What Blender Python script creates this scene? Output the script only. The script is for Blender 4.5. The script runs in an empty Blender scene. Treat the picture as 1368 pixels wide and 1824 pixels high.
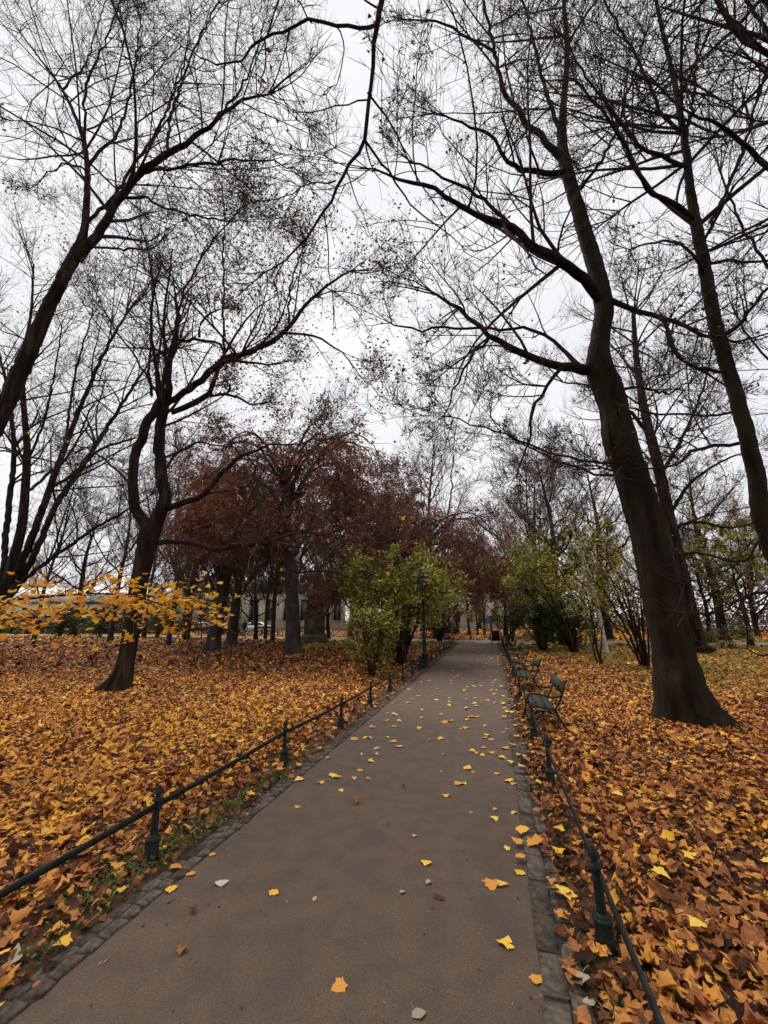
import bpy, math, numpy as np
from mathutils import Vector
R_ = math.radians
SC = bpy.context.scene
COL = SC.collection
UP = np.array([0., 0., 1.])

# ------------------------------------------------------------------ camera
F, PITCH, CH = 720.0, R_(15), 1.6          # focal length in photo pixels, upward pitch, eye height
cam = bpy.data.cameras.new('camera')
cam.sensor_fit = 'VERTICAL'; cam.sensor_height = 36.0; cam.lens = F / 1824 * 36
cam.clip_start = 0.05; cam.clip_end = 3000
camo = bpy.data.objects.new('camera', cam); COL.objects.link(camo)
camo.location = (0, 0, CH); camo.rotation_euler = (R_(90) + PITCH, 0, 0)
SC.camera = camo

# ------------------------------------------------------------------ sky, sun, exposure
SUN_EL, SUN_AZ = R_(58), R_(-35)
w = bpy.data.worlds.new('World'); SC.world = w; w.use_nodes = True
nt = w.node_tree; nt.nodes.clear()
out = nt.nodes.new('ShaderNodeOutputWorld'); bg = nt.nodes.new('ShaderNodeBackground')
sky = nt.nodes.new('ShaderNodeTexSky'); sky.sky_type = 'NISHITA'; sky.sun_disc = False
sky.sun_elevation = SUN_EL; sky.sun_rotation = SUN_AZ; sky.air_density = 1.0; sky.dust_density = 1.0
hs = nt.nodes.new('ShaderNodeHueSaturation'); hs.inputs['Saturation'].default_value = 0.12
tc = nt.nodes.new('ShaderNodeTexCoord')
nz = nt.nodes.new('ShaderNodeTexNoise'); nz.inputs['Scale'].default_value = 2.2; nz.inputs['Detail'].default_value = 5
mp = nt.nodes.new('ShaderNodeMapping'); mp.inputs['Scale'].default_value = (1, 1, 2.2)
cr = nt.nodes.new('ShaderNodeValToRGB')
cr.color_ramp.elements[0].position = 0.3; cr.color_ramp.elements[0].color = (8.3, 8.5, 8.9, 1)
cr.color_ramp.elements[1].position = 0.72; cr.color_ramp.elements[1].color = (9.4, 9.5, 9.7, 1)
mx = nt.nodes.new('ShaderNodeMix'); mx.data_type = 'RGBA'; mx.inputs['Factor'].default_value = 0.95
L = nt.links.new
L(tc.outputs['Generated'], mp.inputs['Vector']); L(mp.outputs['Vector'], nz.inputs['Vector'])
L(nz.outputs['Fac'], cr.inputs['Fac']); L(sky.outputs['Color'], hs.inputs['Color'])
L(hs.outputs['Color'], mx.inputs['A']); L(cr.outputs['Color'], mx.inputs['B'])
L(mx.outputs['Result'], bg.inputs['Color']); bg.inputs['Strength'].default_value = 0.054
L(bg.outputs['Background'], out.inputs['Surface'])
sl = bpy.data.lights.new('sun', 'SUN'); sl.energy = 1.5; sl.angle = R_(30); sl.color = (1.0, 0.92, 0.80)
so = bpy.data.objects.new('sun', sl); COL.objects.link(so)
sd = Vector((math.sin(SUN_AZ) * math.cos(SUN_EL), math.cos(SUN_AZ) * math.cos(SUN_EL), math.sin(SUN_EL)))
so.rotation_euler = sd.to_track_quat('Z', 'Y').to_euler(); so.location = (0, 0, 40)
SC.cycles.max_bounces = 5; SC.cycles.diffuse_bounces = 3; SC.cycles.glossy_bounces = 2; SC.cycles.transmission_bounces = 3; SC.cycles.transparent_max_bounces = 4
vs = SC.view_settings
vs.view_transform = 'Standard'; vs.look = 'None'; vs.gamma = 1.0; vs.use_curve_mapping = False; vs.exposure = 1.0

# ------------------------------------------------------------------ projection helpers
CP, SP = math.cos(PITCH), math.sin(PITCH)
def ray(px, py):
    x = (px - 684) / F; v = -(py - 912) / F
    return np.array([x, CP - v * SP, SP + v * CP])
def U(px, py, Y):                                  # point seen at a photo pixel, standing at distance Y
    d = ray(px, py); t = Y / d[1]
    return d * t + np.array([0, 0, CH])
def G(px, py, z=0.0):                              # point on the ground
    d = ray(px, py); t = (z - CH) / d[2]
    return d * t + np.array([0, 0, CH])
def depth(P): return P[1] * CP + (P[2] - CH) * SP

# ------------------------------------------------------------------ materials
MATS = {}
def newmat(name):
    m = bpy.data.materials.new(name); m.use_nodes = True; MATS[name] = m
    n = m.node_tree.nodes; b = n['Principled BSDF']
    return m, m.node_tree, b
def node(t, kind, **kw):
    n = t.nodes.new(kind)
    for k, v in kw.items():
        if hasattr(n, k) and k not in n.inputs: setattr(n, k, v)
        else: n.inputs[k].default_value = v
    return n
def ramp(t, stops):
    r = t.nodes.new('ShaderNodeValToRGB'); e = r.color_ramp.elements
    while len(e) < len(stops): e.new(0.5)
    for el, (p, c) in zip(e, stops): el.position = p; el.color = (*c, 1)
    return r
def noisemat(name, stops, scale, rough=0.85, bump=0.0, bscale=None, coord='Object', stretch=(1, 1, 1), detail=6, metallic=0.0, dist=0.02, spec=0.3):
    m, t, b = newmat(name)
    c = node(t, 'ShaderNodeTexCoord'); mp = node(t, 'ShaderNodeMapping'); mp.inputs['Scale'].default_value = stretch
    t.links.new(c.outputs[coord], mp.inputs['Vector'])
    n = node(t, 'ShaderNodeTexNoise', Scale=scale, Detail=detail); t.links.new(mp.outputs[0], n.inputs['Vector'])
    r = ramp(t, stops); t.links.new(n.outputs['Fac'], r.inputs['Fac']); t.links.new(r.outputs['Color'], b.inputs['Base Color'])
    b.inputs['Roughness'].default_value = rough; b.inputs['Metallic'].default_value = metallic
    b.inputs['Specular IOR Level'].default_value = spec
    if bump:
        n2 = node(t, 'ShaderNodeTexNoise', Scale=bscale or scale * 3, Detail=5); t.links.new(mp.outputs[0], n2.inputs['Vector'])
        bp = node(t, 'ShaderNodeBump', Strength=bump, Distance=dist)
        t.links.new(n2.outputs['Fac'], bp.inputs['Height']); t.links.new(bp.outputs[0], b.inputs['Normal'])
    return m
def leafmat(name, stops, rough=0.65, transl=0.0, spec=0.25):
    m, t, b = newmat(name)
    a = node(t, 'ShaderNodeAttribute', attribute_name='rnd')
    n = node(t, 'ShaderNodeTexNoise', Scale=42.0, Detail=4, Roughness=0.65)
    c = node(t, 'ShaderNodeTexCoord'); t.links.new(c.outputs['Object'], n.inputs['Vector'])
    ma = node(t, 'ShaderNodeMath', operation='MULTIPLY_ADD'); ma.inputs[1].default_value = 0.5; ma.inputs[2].default_value = -0.25
    t.links.new(n.outputs['Fac'], ma.inputs[0])
    ad = node(t, 'ShaderNodeMath', operation='ADD'); t.links.new(a.outputs['Fac'], ad.inputs[0]); t.links.new(ma.outputs[0], ad.inputs[1])
    r = ramp(t, stops); t.links.new(ad.outputs[0], r.inputs['Fac'])
    t.links.new(r.outputs['Color'], b.inputs['Base Color'])
    b.inputs['Roughness'].default_value = rough; b.inputs['Specular IOR Level'].default_value = spec
    if transl:
        tr = node(t, 'ShaderNodeBsdfTranslucent'); t.links.new(r.outputs['Color'], tr.inputs['Color'])
        ms = node(t, 'ShaderNodeMixShader'); ms.inputs[0].default_value = transl
        t.links.new(b.outputs[0], ms.inputs[1]); t.links.new(tr.outputs[0], ms.inputs[2])
        t.links.new(ms.outputs[0], t.nodes['Material Output'].inputs['Surface'])
    return m
def plain(name, col, rough=0.6, metallic=0.0, spec=0.4, var=0.25, scale=9.0):
    lo = tuple(c * (1 - var) for c in col); hi = tuple(min(1, c * (1 + var)) for c in col)
    return noisemat(name, [(0.3, lo), (0.7, hi)], scale, rough=rough, metallic=metallic, spec=spec)

BARK = noisemat('bark_brown', [(0.28, (0.008, 0.005, 0.004)), (0.5, (0.021, 0.014, 0.010)), (0.75, (0.066, 0.046, 0.034))], 7, 0.95, 1.0, 16, stretch=(1, 1, 0.16), dist=0.06, spec=0.1)
BARKM = noisemat('bark_mossy', [(0.3, (0.008, 0.0055, 0.004)), (0.5, (0.021, 0.0145, 0.0095)), (0.64, (0.027, 0.021, 0.0105)), (0.8, (0.062, 0.046, 0.032))], 5, 0.95, 1.0, 16, stretch=(1, 1, 0.22), dist=0.05, spec=0.1)
BARKG = noisemat('bark_grey', [(0.3, (0.024, 0.020, 0.016)), (0.55, (0.052, 0.044, 0.036)), (0.75, (0.10, 0.086, 0.072))], 3.0, 0.9, 0.5, 8, stretch=(1, 1, 0.5), spec=0.15)
BARKB = noisemat('bark_birch', [(0.36, (0.05, 0.045, 0.04)), (0.46, (0.36, 0.34, 0.30)), (0.8, (0.58, 0.56, 0.52))], 2.4, 0.8, 0.3, 8, stretch=(0.7, 0.7, 4.0))
TWIG = plain('twig_brown', (0.042, 0.027, 0.022), 0.9, spec=0.15)
TWIGR = plain('twig_reddish', (0.10, 0.064, 0.052), 0.9, spec=0.15)
IRON = noisemat('iron_green_black', [(0.35, (0.005, 0.008, 0.006)), (0.7, (0.015, 0.022, 0.018))], 14, 0.6, 0.25, 40, metallic=0.0, spec=0.25)
BENCHW = noisemat('bench_green_paint', [(0.3, (0.016, 0.024, 0.017)), (0.6, (0.032, 0.044, 0.032)), (0.8, (0.055, 0.06, 0.042))], 5, 0.75, 0.25, 30, stretch=(1, 1, 1), spec=0.18)
STONE = noisemat('kerb_granite', [(0.3, (0.07, 0.054, 0.042)), (0.5, (0.14, 0.11, 0.086)), (0.72, (0.22, 0.185, 0.15))], 30, 0.9, 0.9, 60, dist=0.01)
def randomise(m, lo, hi):
    t = m.node_tree; b = t.nodes['Principled BSDF']; l = b.inputs['Base Color'].links[0]; src = l.from_socket
    oi = node(t, 'ShaderNodeObjectInfo'); r = ramp(t, [(0, (lo, lo, lo)), (1, (hi, hi * .97, hi * .93))]); t.links.new(oi.outputs['Random'], r.inputs['Fac'])
    mm = node(t, 'ShaderNodeMix', data_type='RGBA', blend_type='MULTIPLY'); mm.inputs['Factor'].default_value = 1.0
    t.links.new(src, mm.inputs['A']); t.links.new(r.outputs[0], mm.inputs['B']); t.links.new(mm.outputs['Result'], b.inputs['Base Color']); b.inputs['Specular IOR Level'].default_value = .12
randomise(STONE, .5, 1.0)
STONEW = noisemat('weathered_sandstone', [(0.3, (0.05, 0.045, 0.037)), (0.55, (0.13, 0.115, 0.09)), (0.8, (0.22, 0.195, 0.15))], 1.6, 0.9, 0.5, 9)
LITTER = [(0.0, (0.022, 0.009, 0.006)), (0.15, (0.075, 0.028, 0.014)), (0.32, (0.23, 0.085, 0.034)), (0.50, (0.48, 0.185, 0.058)), (0.68, (0.68, 0.29, 0.062)), (0.85, (0.80, 0.41, 0.045)), (1.0, (0.85, 0.54, 0.10))]
SIX = [(0, 0), (0.38, -0.05), (0.36, 0.16), (0.60, 0.38), (0.25, 0.56), (0, 0.98), (-0.27, 0.54), (-0.58, 0.35), (-0.37, 0.14), (-0.36, -0.04)][::1]
LEAFL = leafmat('leaf_litter', LITTER, 0.75, 0, 0.12)
LEAFP = leafmat('leaf_pale', [(0, (0.22, 0.17, 0.11)), (0.5, (0.45, 0.38, 0.26)), (1, (0.66, 0.60, 0.47))], 0.6)
LEAFO = leafmat('leaf_golden', [(0, (0.62, 0.18, 0.03)), (0.35, (0.82, 0.34, 0.03)), (0.7, (0.90, 0.48, 0.03)), (1, (0.88, 0.62, 0.06))], 0.55, 0.35)
LEAFB = leafmat('leaf_clinging_brown', [(0, (0.055, 0.024, 0.015)), (0.5, (0.16, 0.066, 0.038)), (0.85, (0.28, 0.125, 0.06)), (1, (0.45, 0.24, 0.05))], 0.7, 0.2)
LEAFC = leafmat('leaf_copper', [(0, (0.085, 0.037, 0.026)), (0.5, (0.275, 0.11, 0.066)), (1, (0.43, 0.19, 0.11))], 0.7, 0.2)
LEAFG = leafmat('leaf_olive', [(0, (0.06, 0.065, 0.014)), (0.5, (0.20, 0.195, 0.03)), (0.8, (0.42, 0.37, 0.055)), (1, (0.62, 0.54, 0.13))], 0.6, 0.25)
LEAFY = leafmat('leaf_yellow_green', [(0, (0.12, 0.11, 0.02)), (0.5, (0.32, 0.26, 0.035)), (0.8, (0.55, 0.43, 0.04)), (1, (0.72, 0.56, 0.07))], 0.6, 0.3)
LEAFD = leafmat('leaf_dark_evergreen', [(0, (0.018, 0.028, 0.010)), (0.6, (0.06, 0.08, 0.02)), (1, (0.16, 0.18, 0.04))], 0.5, 0.1)
GRASSM = leafmat('grass_blades', [(0, (0.03, 0.045, 0.010)), (0.5, (0.085, 0.11, 0.022)), (1, (0.36, 0.35, 0.07))], 0.6, 0.2)

# ------------------------------------------------------------------ mesh helpers
class Geo:
    def __init__(self): self.V = []; self.Fs = []; self.A = []; self.n = 0
    def add(self, V, faces, rnd=None):
        V = np.asarray(V, float).reshape(-1, 3)
        for f in faces: self.Fs.append(np.asarray(f, np.int64) + self.n)
        self.A.append(np.zeros(len(V)) if rnd is None else np.asarray(rnd, float)); self.V.append(V); self.n += len(V)
        return self
    def mesh(self, name, mat, smooth=False, attr=False):
        me = bpy.data.meshes.new(name)
        V = np.concatenate(self.V) if self.V else np.zeros((0, 3))
        me.vertices.add(len(V)); me.vertices.foreach_set('co', V.astype(np.float32).ravel())
        tot = np.concatenate([np.full(len(f), f.shape[1]) for f in self.Fs]) if self.Fs else np.zeros(0, int)
        idx = np.concatenate([f.ravel() for f in self.Fs]) if self.Fs else np.zeros(0, int)
        st = np.concatenate([[0], np.cumsum(tot)[:-1]]) if len(tot) else np.zeros(0, int)
        me.loops.add(len(idx)); me.loops.foreach_set('vertex_index', idx.astype(np.int32))
        me.polygons.add(len(tot)); me.polygons.foreach_set('loop_start', st.astype(np.int32))
        if smooth: me.polygons.foreach_set('use_smooth', np.ones(len(tot), bool))
        if attr:
            a = me.attributes.new('rnd', 'FLOAT', 'POINT'); a.data.foreach_set('value', np.concatenate(self.A).astype(np.float32))
        me.update(calc_edges=True); me.validate()
        if smooth == 'auto': me.set_sharp_from_angle(angle=R_(32))
        me.materials.append(mat)
        return me
def link(name, me, parent=None, loc=None):
    o = bpy.data.objects.new(name, me); COL.objects.link(o)
    if parent is not None: o.parent = parent
    if loc is not None: o.location = loc
    return o
def tag(o, label=None, cat=None, group=None, kind=None):
    if label: o['label'] = label
    if cat: o['category'] = cat
    if group: o['group'] = group
    if kind: o['kind'] = kind
    return o
def thing(name, loc, label, cat, group=None, rz=0.0):
    o = link(name, None, None, loc); o.rotation_euler = (0, 0, rz); o.empty_display_size = 0.2
    return tag(o, label, cat, group)
def copy_tree(o, parent=None):
    c = o.copy(); COL.objects.link(c); c.parent = parent
    for ch in list(o.children): copy_tree(ch, c)
    return c
def unit(a): return a / np.maximum(np.linalg.norm(a, axis=-1, keepdims=True), 1e-9)
def tubes(P, Rr, S, lump=None, cone=False):
    P = np.asarray(P, float); n, K, _ = P.shape
    T = unit(np.gradient(P, axis=1)); mean = unit(P[:, -1] - P[:, 0])
    ref = np.where(np.abs(mean[:, 2:3]) > 0.75, np.array([[1., 0, 0]]), np.array([[0., 0, 1.]]))
    alt = np.where((np.abs((mean * ref).sum(1, keepdims=True)) > 0.9), np.array([[0., 1., 0]]), ref)
    N = unit(np.cross(T, alt[:, None, :])); B = np.cross(T, N)
    a = np.arange(S) * 2 * math.pi / S
    rr = Rr[:, :, None] * (lump if lump is not None else 1.0)
    V = P[:, :, None, :] + rr[..., None] * (N[:, :, None, :] * np.cos(a)[None, None, :, None] + B[:, :, None, :] * np.sin(a)[None, None, :, None])
    i = np.arange(n)[:, None, None] * K * S; k = np.arange(K - 1)[None, :, None] * S; s = np.arange(S)[None, None, :]; s2 = (s + 1) % S
    if cone:
        V = V.reshape(n, K * S, 3); V = np.concatenate([V[:, :(K - 1) * S], P[:, -1:, :]], 1); m = (K - 1) * S + 1; i = np.arange(n)[:, None, None] * m
        k = np.arange(K - 2)[None, :, None] * S
        q = np.stack([i + k + s, i + k + s2, i + k + S + s2, i + k + S + s], -1).reshape(-1, 4)
        i = i[:, 0]; b0 = (K - 2) * S; s, s2 = s[0], s2[0]
        tr = np.stack([i + b0 + s, i + b0 + s2, i + 0 * s + m - 1], -1).reshape(-1, 3)
        return V.reshape(-1, 3), [q, tr] if K > 2 else [tr]
    q = np.stack([i + k + s, i + k + s2, i + k + S + s2, i + k + S + s], -1).reshape(-1, 4)
    return V.reshape(-1, 3), [q]
def catmull(pts, step):
    p = np.asarray(pts, float); p = np.vstack([2 * p[0] - p[1], p, 2 * p[-1] - p[-2]]); o = []
    for i in range(1, len(p) - 2):
        d = np.linalg.norm(p[i + 1][:3] - p[i][:3]); m = max(2, int(d / step))
        t = np.linspace(0, 1, m, endpoint=False)[:, None]
        a, b, c, e = p[i - 1], p[i], p[i + 1], p[i + 2]
        o.append(0.5 * (2 * b + (c - a) * t + (2 * a - 5 * b + 4 * c - e) * t * t + (3 * b - a - 3 * c + e) * t ** 3))
    o.append(p[-2][None]); r = np.vstack(o); r[:, 3:] = np.maximum(r[:, 3:], 0.004)
    return r
def box_geo(g, c, s, rot=0.0, taper=1.0, rnd=None):
    x, y, z = s[0] / 2, s[1] / 2, s[2] / 2
    V = np.array([[-x, -y, -z], [x, -y, -z], [x, y, -z], [-x, y, -z], [-x * taper, -y * taper, z], [x * taper, -y * taper, z], [x * taper, y * taper, z], [-x * taper, y * taper, z]])
    if rot: cc, ss = math.cos(rot), math.sin(rot); V[:, :2] = V[:, :2] @ np.array([[cc, ss], [-ss, cc]])
    g.add(V + np.asarray(c, float), [[[0, 3, 2, 1], [4, 5, 6, 7], [0, 1, 5, 4], [1, 2, 6, 5], [2, 3, 7, 6], [3, 0, 4, 7]]])
    return g
def lathe_geo(g, prof, c=(0, 0, 0), S=14, sides_rot=0.0):
    prof = np.array(prof, float); a = np.arange(S) * 2 * math.pi / S + sides_rot
    V = np.stack([prof[:, 0:1] * np.cos(a), prof[:, 0:1] * np.sin(a), np.repeat(prof[:, 1:2], S, 1)], -1).reshape(-1, 3) + np.asarray(c, float)
    K = len(prof); k = np.arange(K - 1)[:, None] * S; s = np.arange(S)[None, :]; s2 = (s + 1) % S
    q = np.stack([k + s, k + s2, k + S + s2, k + S + s], -1).reshape(-1, 4)
    g.add(V, [q, np.arange(S)[::-1][None, :], (np.arange(S) + (K - 1) * S)[None, :]])
    return g
def bar_geo(g, pts, wy, hz):                       # flat bar along a polyline, vertical height hz, thickness wy
    P = np.array(pts, float); T = unit(np.gradient(P, axis=0)); N = unit(np.cross(T, UP)); Bv = np.cross(N, T)
    V = np.concatenate([P + N * wy / 2 - Bv * hz / 2, P - N * wy / 2 - Bv * hz / 2, P - N * wy / 2 + Bv * hz / 2, P + N * wy / 2 + Bv * hz / 2], 1).reshape(-1, 3)
    K = len(P); k = np.arange(K - 1)[:, None] * 4; s = np.arange(4)[None, :]; s2 = (s + 1) % 4
    q = np.stack([k + s, k + s2, k + 4 + s2, k + 4 + s], -1).reshape(-1, 4)
    g.add(V, [q, [[3, 2, 1, 0]], [[4 * K - 4, 4 * K - 3, 4 * K - 2, 4 * K - 1]]]); return g
def rod_geo(g, pts, r, S=6):
    P = np.array(pts, float); K = len(P); rr = np.full(K, r) if np.isscalar(r) else np.asarray(r, float)
    V, q = tubes(P[None], rr[None], S)
    g.add(V, q + [np.arange(S)[::-1][None, :], (np.arange(S) + (K - 1) * S)[None, :]]); return g

# leaf outlines: x across, y along the midrib
MAPLE = [(0, 0.0), (0.13, -0.04), (0.36, -0.10), (0.33, 0.08), (0.44, 0.16), (0.62, 0.36), (0.47, 0.42), (0.36, 0.46), (0.37, 0.63), (0.24, 0.70), (0, 0.98)]
MAPLE = MAPLE + [(-x, y) for x, y in MAPLE[-2:0:-1]]
MID = [(0, 0), (0.36, -0.06), (0.39, 0.12), (0.60, 0.36), (0.39, 0.50), (0, 0.95)]
MID = MID + [(-x, y) for x, y in MID[-2:0:-1]]
OVAL = [(0, 0), (0.22, 0.2), (0.29, 0.45), (0.2, 0.75), (0, 1.0), (-0.2, 0.75), (-0.29, 0.45), (-0.22, 0.2)]
KITE = [(0, 0), (0.30, 0.42), (0, 1.0), (-0.30, 0.42)]
def leaves(pos, size, normal, yaw, outline, rng, curl=0.5, center=0.35, jag=0.06):
    n = len(pos); o = np.array(outline, float); M = len(o)
    xy = np.repeat(o[None], n, 0) + rng.normal(0, jag, (n, M, 2)) * (0.5 if jag else 0)
    fan = M > 4
    if fan: xy = np.concatenate([xy, np.tile([[[0, center]]], (n, 1, 1))], 1)
    x, y = xy[..., 0], xy[..., 1] - center
    c = rng.normal(0, curl, (n, 4))
    z = c[:, 0:1] * x * x * 1.4 + c[:, 1:2] * y * y * 0.9 + c[:, 2:3] * x * y + np.abs(x) * (c[:, 3:4] * 0.5)
    nn = unit(normal); h = np.stack([np.cos(yaw), np.sin(yaw), np.zeros(n)], -1)
    ax = unit(np.cross(nn, h)); ay = np.cross(nn, ax)
    V = pos[:, None, :] + size[:, None, None] * (x[..., None] * ax[:, None, :] + y[..., None] * ay[:, None, :] + z[..., None] * nn[:, None, :])
    m = xy.shape[1]; b = np.arange(n)[:, None] * m
    if fan:
        i = np.arange(M); f = np.stack([np.tile(np.full(M, M), (n, 1)) + b, i + b, (i + 1) % M + b], -1).reshape(-1, 3)
    else:
        f = np.concatenate([np.array([[0, 1, 2]]) + b, np.array([[0, 2, 3]]) + b])
    return V.reshape(-1, 3), [f], m

# ------------------------------------------------------------------ tree growing
def children(P, Rr, cnt, t0, t1, lenf, ang, K, trop, noise, rng, rfac=0.55, rmin=0.004, upbias=0.3, tip=0.35, lcap=None):
    """grow branches off polylines P (n,K0,3); lenf = (lo,hi) share of the parent's length"""
    n, K0, _ = P.shape
    idx = np.repeat(np.arange(n), cnt); m = len(idx)
    if m == 0: return np.zeros((0, K, 3)), np.zeros((0, K))
    t = t0 + (t1 - t0) * rng.random(m) ** 0.85
    u = t * (K0 - 1); i = np.minimum(u.astype(int), K0 - 2); fr = (u - i)[:, None]
    p0 = P[idx, i] * (1 - fr) + P[idx, i + 1] * fr
    T = unit(P[idx, i + 1] - P[idx, i]); r = Rr[idx, i] * (1 - fr[:, 0]) + Rr[idx, i + 1] * fr[:, 0]
    pl = np.linalg.norm(np.diff(P, axis=1), axis=2).sum(1)[idx]
    q = rng.normal(0, 1, (m, 3)); q[:, 2] += upbias; q -= T * (q * T).sum(1, keepdims=True); q = unit(q)
    th = np.radians(rng.uniform(ang[0], ang[1], m))[:, None]
    d = T * np.cos(th) + q * np.sin(th)
    ln = pl * rng.uniform(lenf[0], lenf[1], m) * (1.15 - 0.55 * t)
    if lcap: ln = np.clip(ln, np.minimum(lcap[0], pl * .3), lcap[1])
    pts = [p0]; st = (ln / (K - 1))[:, None]
    sway = rng.normal(0, noise, (m, 3))
    for k in range(K - 1):
        f = k / max(1, K - 2)
        d = unit(d + UP * (trop[0] * (1 - f) + trop[1] * f) + sway * 0.6 + rng.normal(0, noise, (m, 3)))
        pts.append(pts[-1] + d * st)
    r0 = np.clip(np.minimum(r * rfac, ln * 0.014 + 0.002), rmin, None)
    return np.stack(pts, 1), r0[:, None] * np.linspace(1, tip, K)[None]
def limbs_px(specs, step=0.22, wob=0.02, rng=None, th=(0.9, 0.8)):
    """specs: lists of (px, py, Y, width_px) or ('w', x, y, z, radius)"""
    outl = []
    for s in specs:
        q = []
        for p in s:
            if p[0] == 'w': q.append([p[1], p[2], p[3], p[4]])
            else:
                P = U(p[0], p[1], p[2]); ob = 1 / math.sqrt(1 + ((p[0] - 684) / F) ** 2)
                q.append([*P, p[3] / 2 * depth(P) / F * ob])
        q = [[a, b_, c_, r_ * (th[0] if len(outl) == 0 else th[1])] for a, b_, c_, r_ in q]
        c = catmull(q, step if len(outl) else .11)
        if rng is not None and wob: c[1:-1, :3] += rng.normal(0, wob if len(outl) else wob * .35, (len(c) - 2, 3))
        outl.append((c[:, :3], c[:, 3]))
    return outl
def lump(rng, K, S, amp, zl):
    a = np.arange(S) * 2 * math.pi / S; o = np.zeros((1, K, S))
    for h in (2, 3, 5, 7):
        ph = np.cumsum(rng.normal(0, 0.10, K))[:, None] + rng.uniform(0, 6); o[0] += amp / h ** 0.6 * np.sin(h * a[None] + ph)
    return 1 + o + rng.normal(0, amp * 0.22, (1, K, S))
class Tree:
    pass
def grow(limbs, spec, rng, trunk_n=1):
    """limbs: [(P,R)], first trunk_n of them carry branches only beyond spec['trunk_from']"""
    tr = Tree(); tr.limbs = limbs; tr.lv = []
    P1, R1 = [], []
    for j, (P, Rr) in enumerate(limbs):
        ln = np.linalg.norm(np.diff(P, axis=0), axis=1).sum()
        t0 = spec.get('trunk_from', 0.5) if j < trunk_n else spec.get('limb_from', 0.12)
        c = int(round(ln * (1 - t0) * spec['dens'] * (spec.get('trunk_dens', 1) if j < trunk_n else 1)))
        a, b = children(P[None], Rr[None], [c], t0, 1.0, (0.3, 0.6), spec.get('ang1', (30, 70)), 7, spec.get('trop1', (0.02, 0.10)), spec.get('noise', 0.10), rng, 0.5, 0.008, spec.get('upb', 0.4), 0.3, spec['len1'])
        P1.append(a); R1.append(b)
        a, b = children(P[None], Rr[None], [spec.get('endn', 4)], 0.96, 1.0, (0.3, 0.6), (5, 40), 7, spec.get('trop1', (0.02, 0.10)), spec.get('noise', 0.10), rng, 0.75, 0.008, spec.get('upb', 0.4), 0.3, spec['len1'])
        P1.append(a); R1.append(b)
    P, Rr = np.concatenate(P1), np.concatenate(R1); tr.lv.append((P, Rr))
    for (cnt, lenf, ang, K, trop, rmin) in spec['levels']:
        c = rng.poisson(cnt, len(P))
        P, Rr = children(P, Rr, c, 0.15, 1.0, lenf, ang, K, trop, spec.get('noise', 0.10), rng, 0.6, rmin, spec.get('upb', 0.4), 0.5)
        keep = np.linalg.norm(P[:, 0] - np.array([0, 0, CH]), axis=1) > spec.get('clear', 2.0)
        if 'zmin' in spec: keep &= P[:, 0, 2] > spec['zmin']
        if spec.get('cull') and len(P):
            M = P[:, -1]; dz = M[:, 2] - CH; dd = M[:, 1] * CP + dz * SP; ok = dd > .5
            qx = F * M[:, 0] / np.maximum(dd, .5); qy = -F * (-M[:, 1] * SP + dz * CP) / np.maximum(dd, .5)
            keep &= ok & (np.abs(qx) < 684 + 260) & (qy > -912 - 200)
        P, Rr = P[keep], Rr[keep]; tr.lv.append((P, Rr))
    return tr
def limb_mesh(tr, base, bark, rng, name, fine=True, amp=0.05):
    g = Geo()
    for P, Rr in tr.limbs:
        big = Rr.max(); S = 40 if big > 0.22 and fine else 18 if big > 0.16 and fine else 10 if big > 0.06 else 7
        lm = lump(rng, len(P), S, amp if S >= 18 else 0.035, 1)
        if S == 40:
            K = len(P); a = np.arange(S) * 2 * math.pi / S; rd = np.zeros((K, S)); drift = np.cumsum(rng.normal(0, .05, K))[:, None]
            for h in (11, 14, 17): rd += np.abs(np.sin(h * .5 * (a[None] + drift * .3) + np.cumsum(rng.normal(0, .22, K))[:, None] + rng.uniform(0, 6)))
            lm = lm * (1 - .028 * (rd - 1.9)[None]) + rng.normal(0, .006, (1, K, S))
        if P[0, 2] < 0.02:
            fl = np.clip((0.55 - P[:, 2]) / 0.55, 0, 1)[None, :, None] ** 1.5; a = np.arange(S) * 2 * math.pi / S; ph = rng.uniform(0, 6, 2)
            lm = lm * (1 + fl * (.20 * np.sin(3 * a + ph[0]) + .16 * np.sin(5 * a + ph[1]))[None, None, :])
        V, q = tubes((P - base)[None], Rr[None], S, lm); g.add(V, q)
    return g.mesh(name, bark, smooth=True)
def twig_mesh(tr, base, mat, name, sides=(5, 3, 3, 3, 3)):
    g = Geo()
    for (P, Rr), S in zip(tr.lv, sides):
        if len(P): V, q = tubes(P - base, Rr, S, cone=S == 3); g.add(V, q)
    return g.mesh(name, mat, smooth=True)
def twig_points(tr, levels, n, rng, tmin=0.3):
    Ps = []
    for l in levels:
        P = tr.lv[l][0]; m = P.shape[1]
        if m == 2: Ps += [P[:, 0] * .5 + P[:, 1] * .5, P[:, 1]]; continue
        for k in range(max(1, int(tmin * m)), m): Ps.append(P[:, k])
    Q = np.concatenate(Ps); return Q[rng.integers(0, len(Q), n)]
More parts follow.
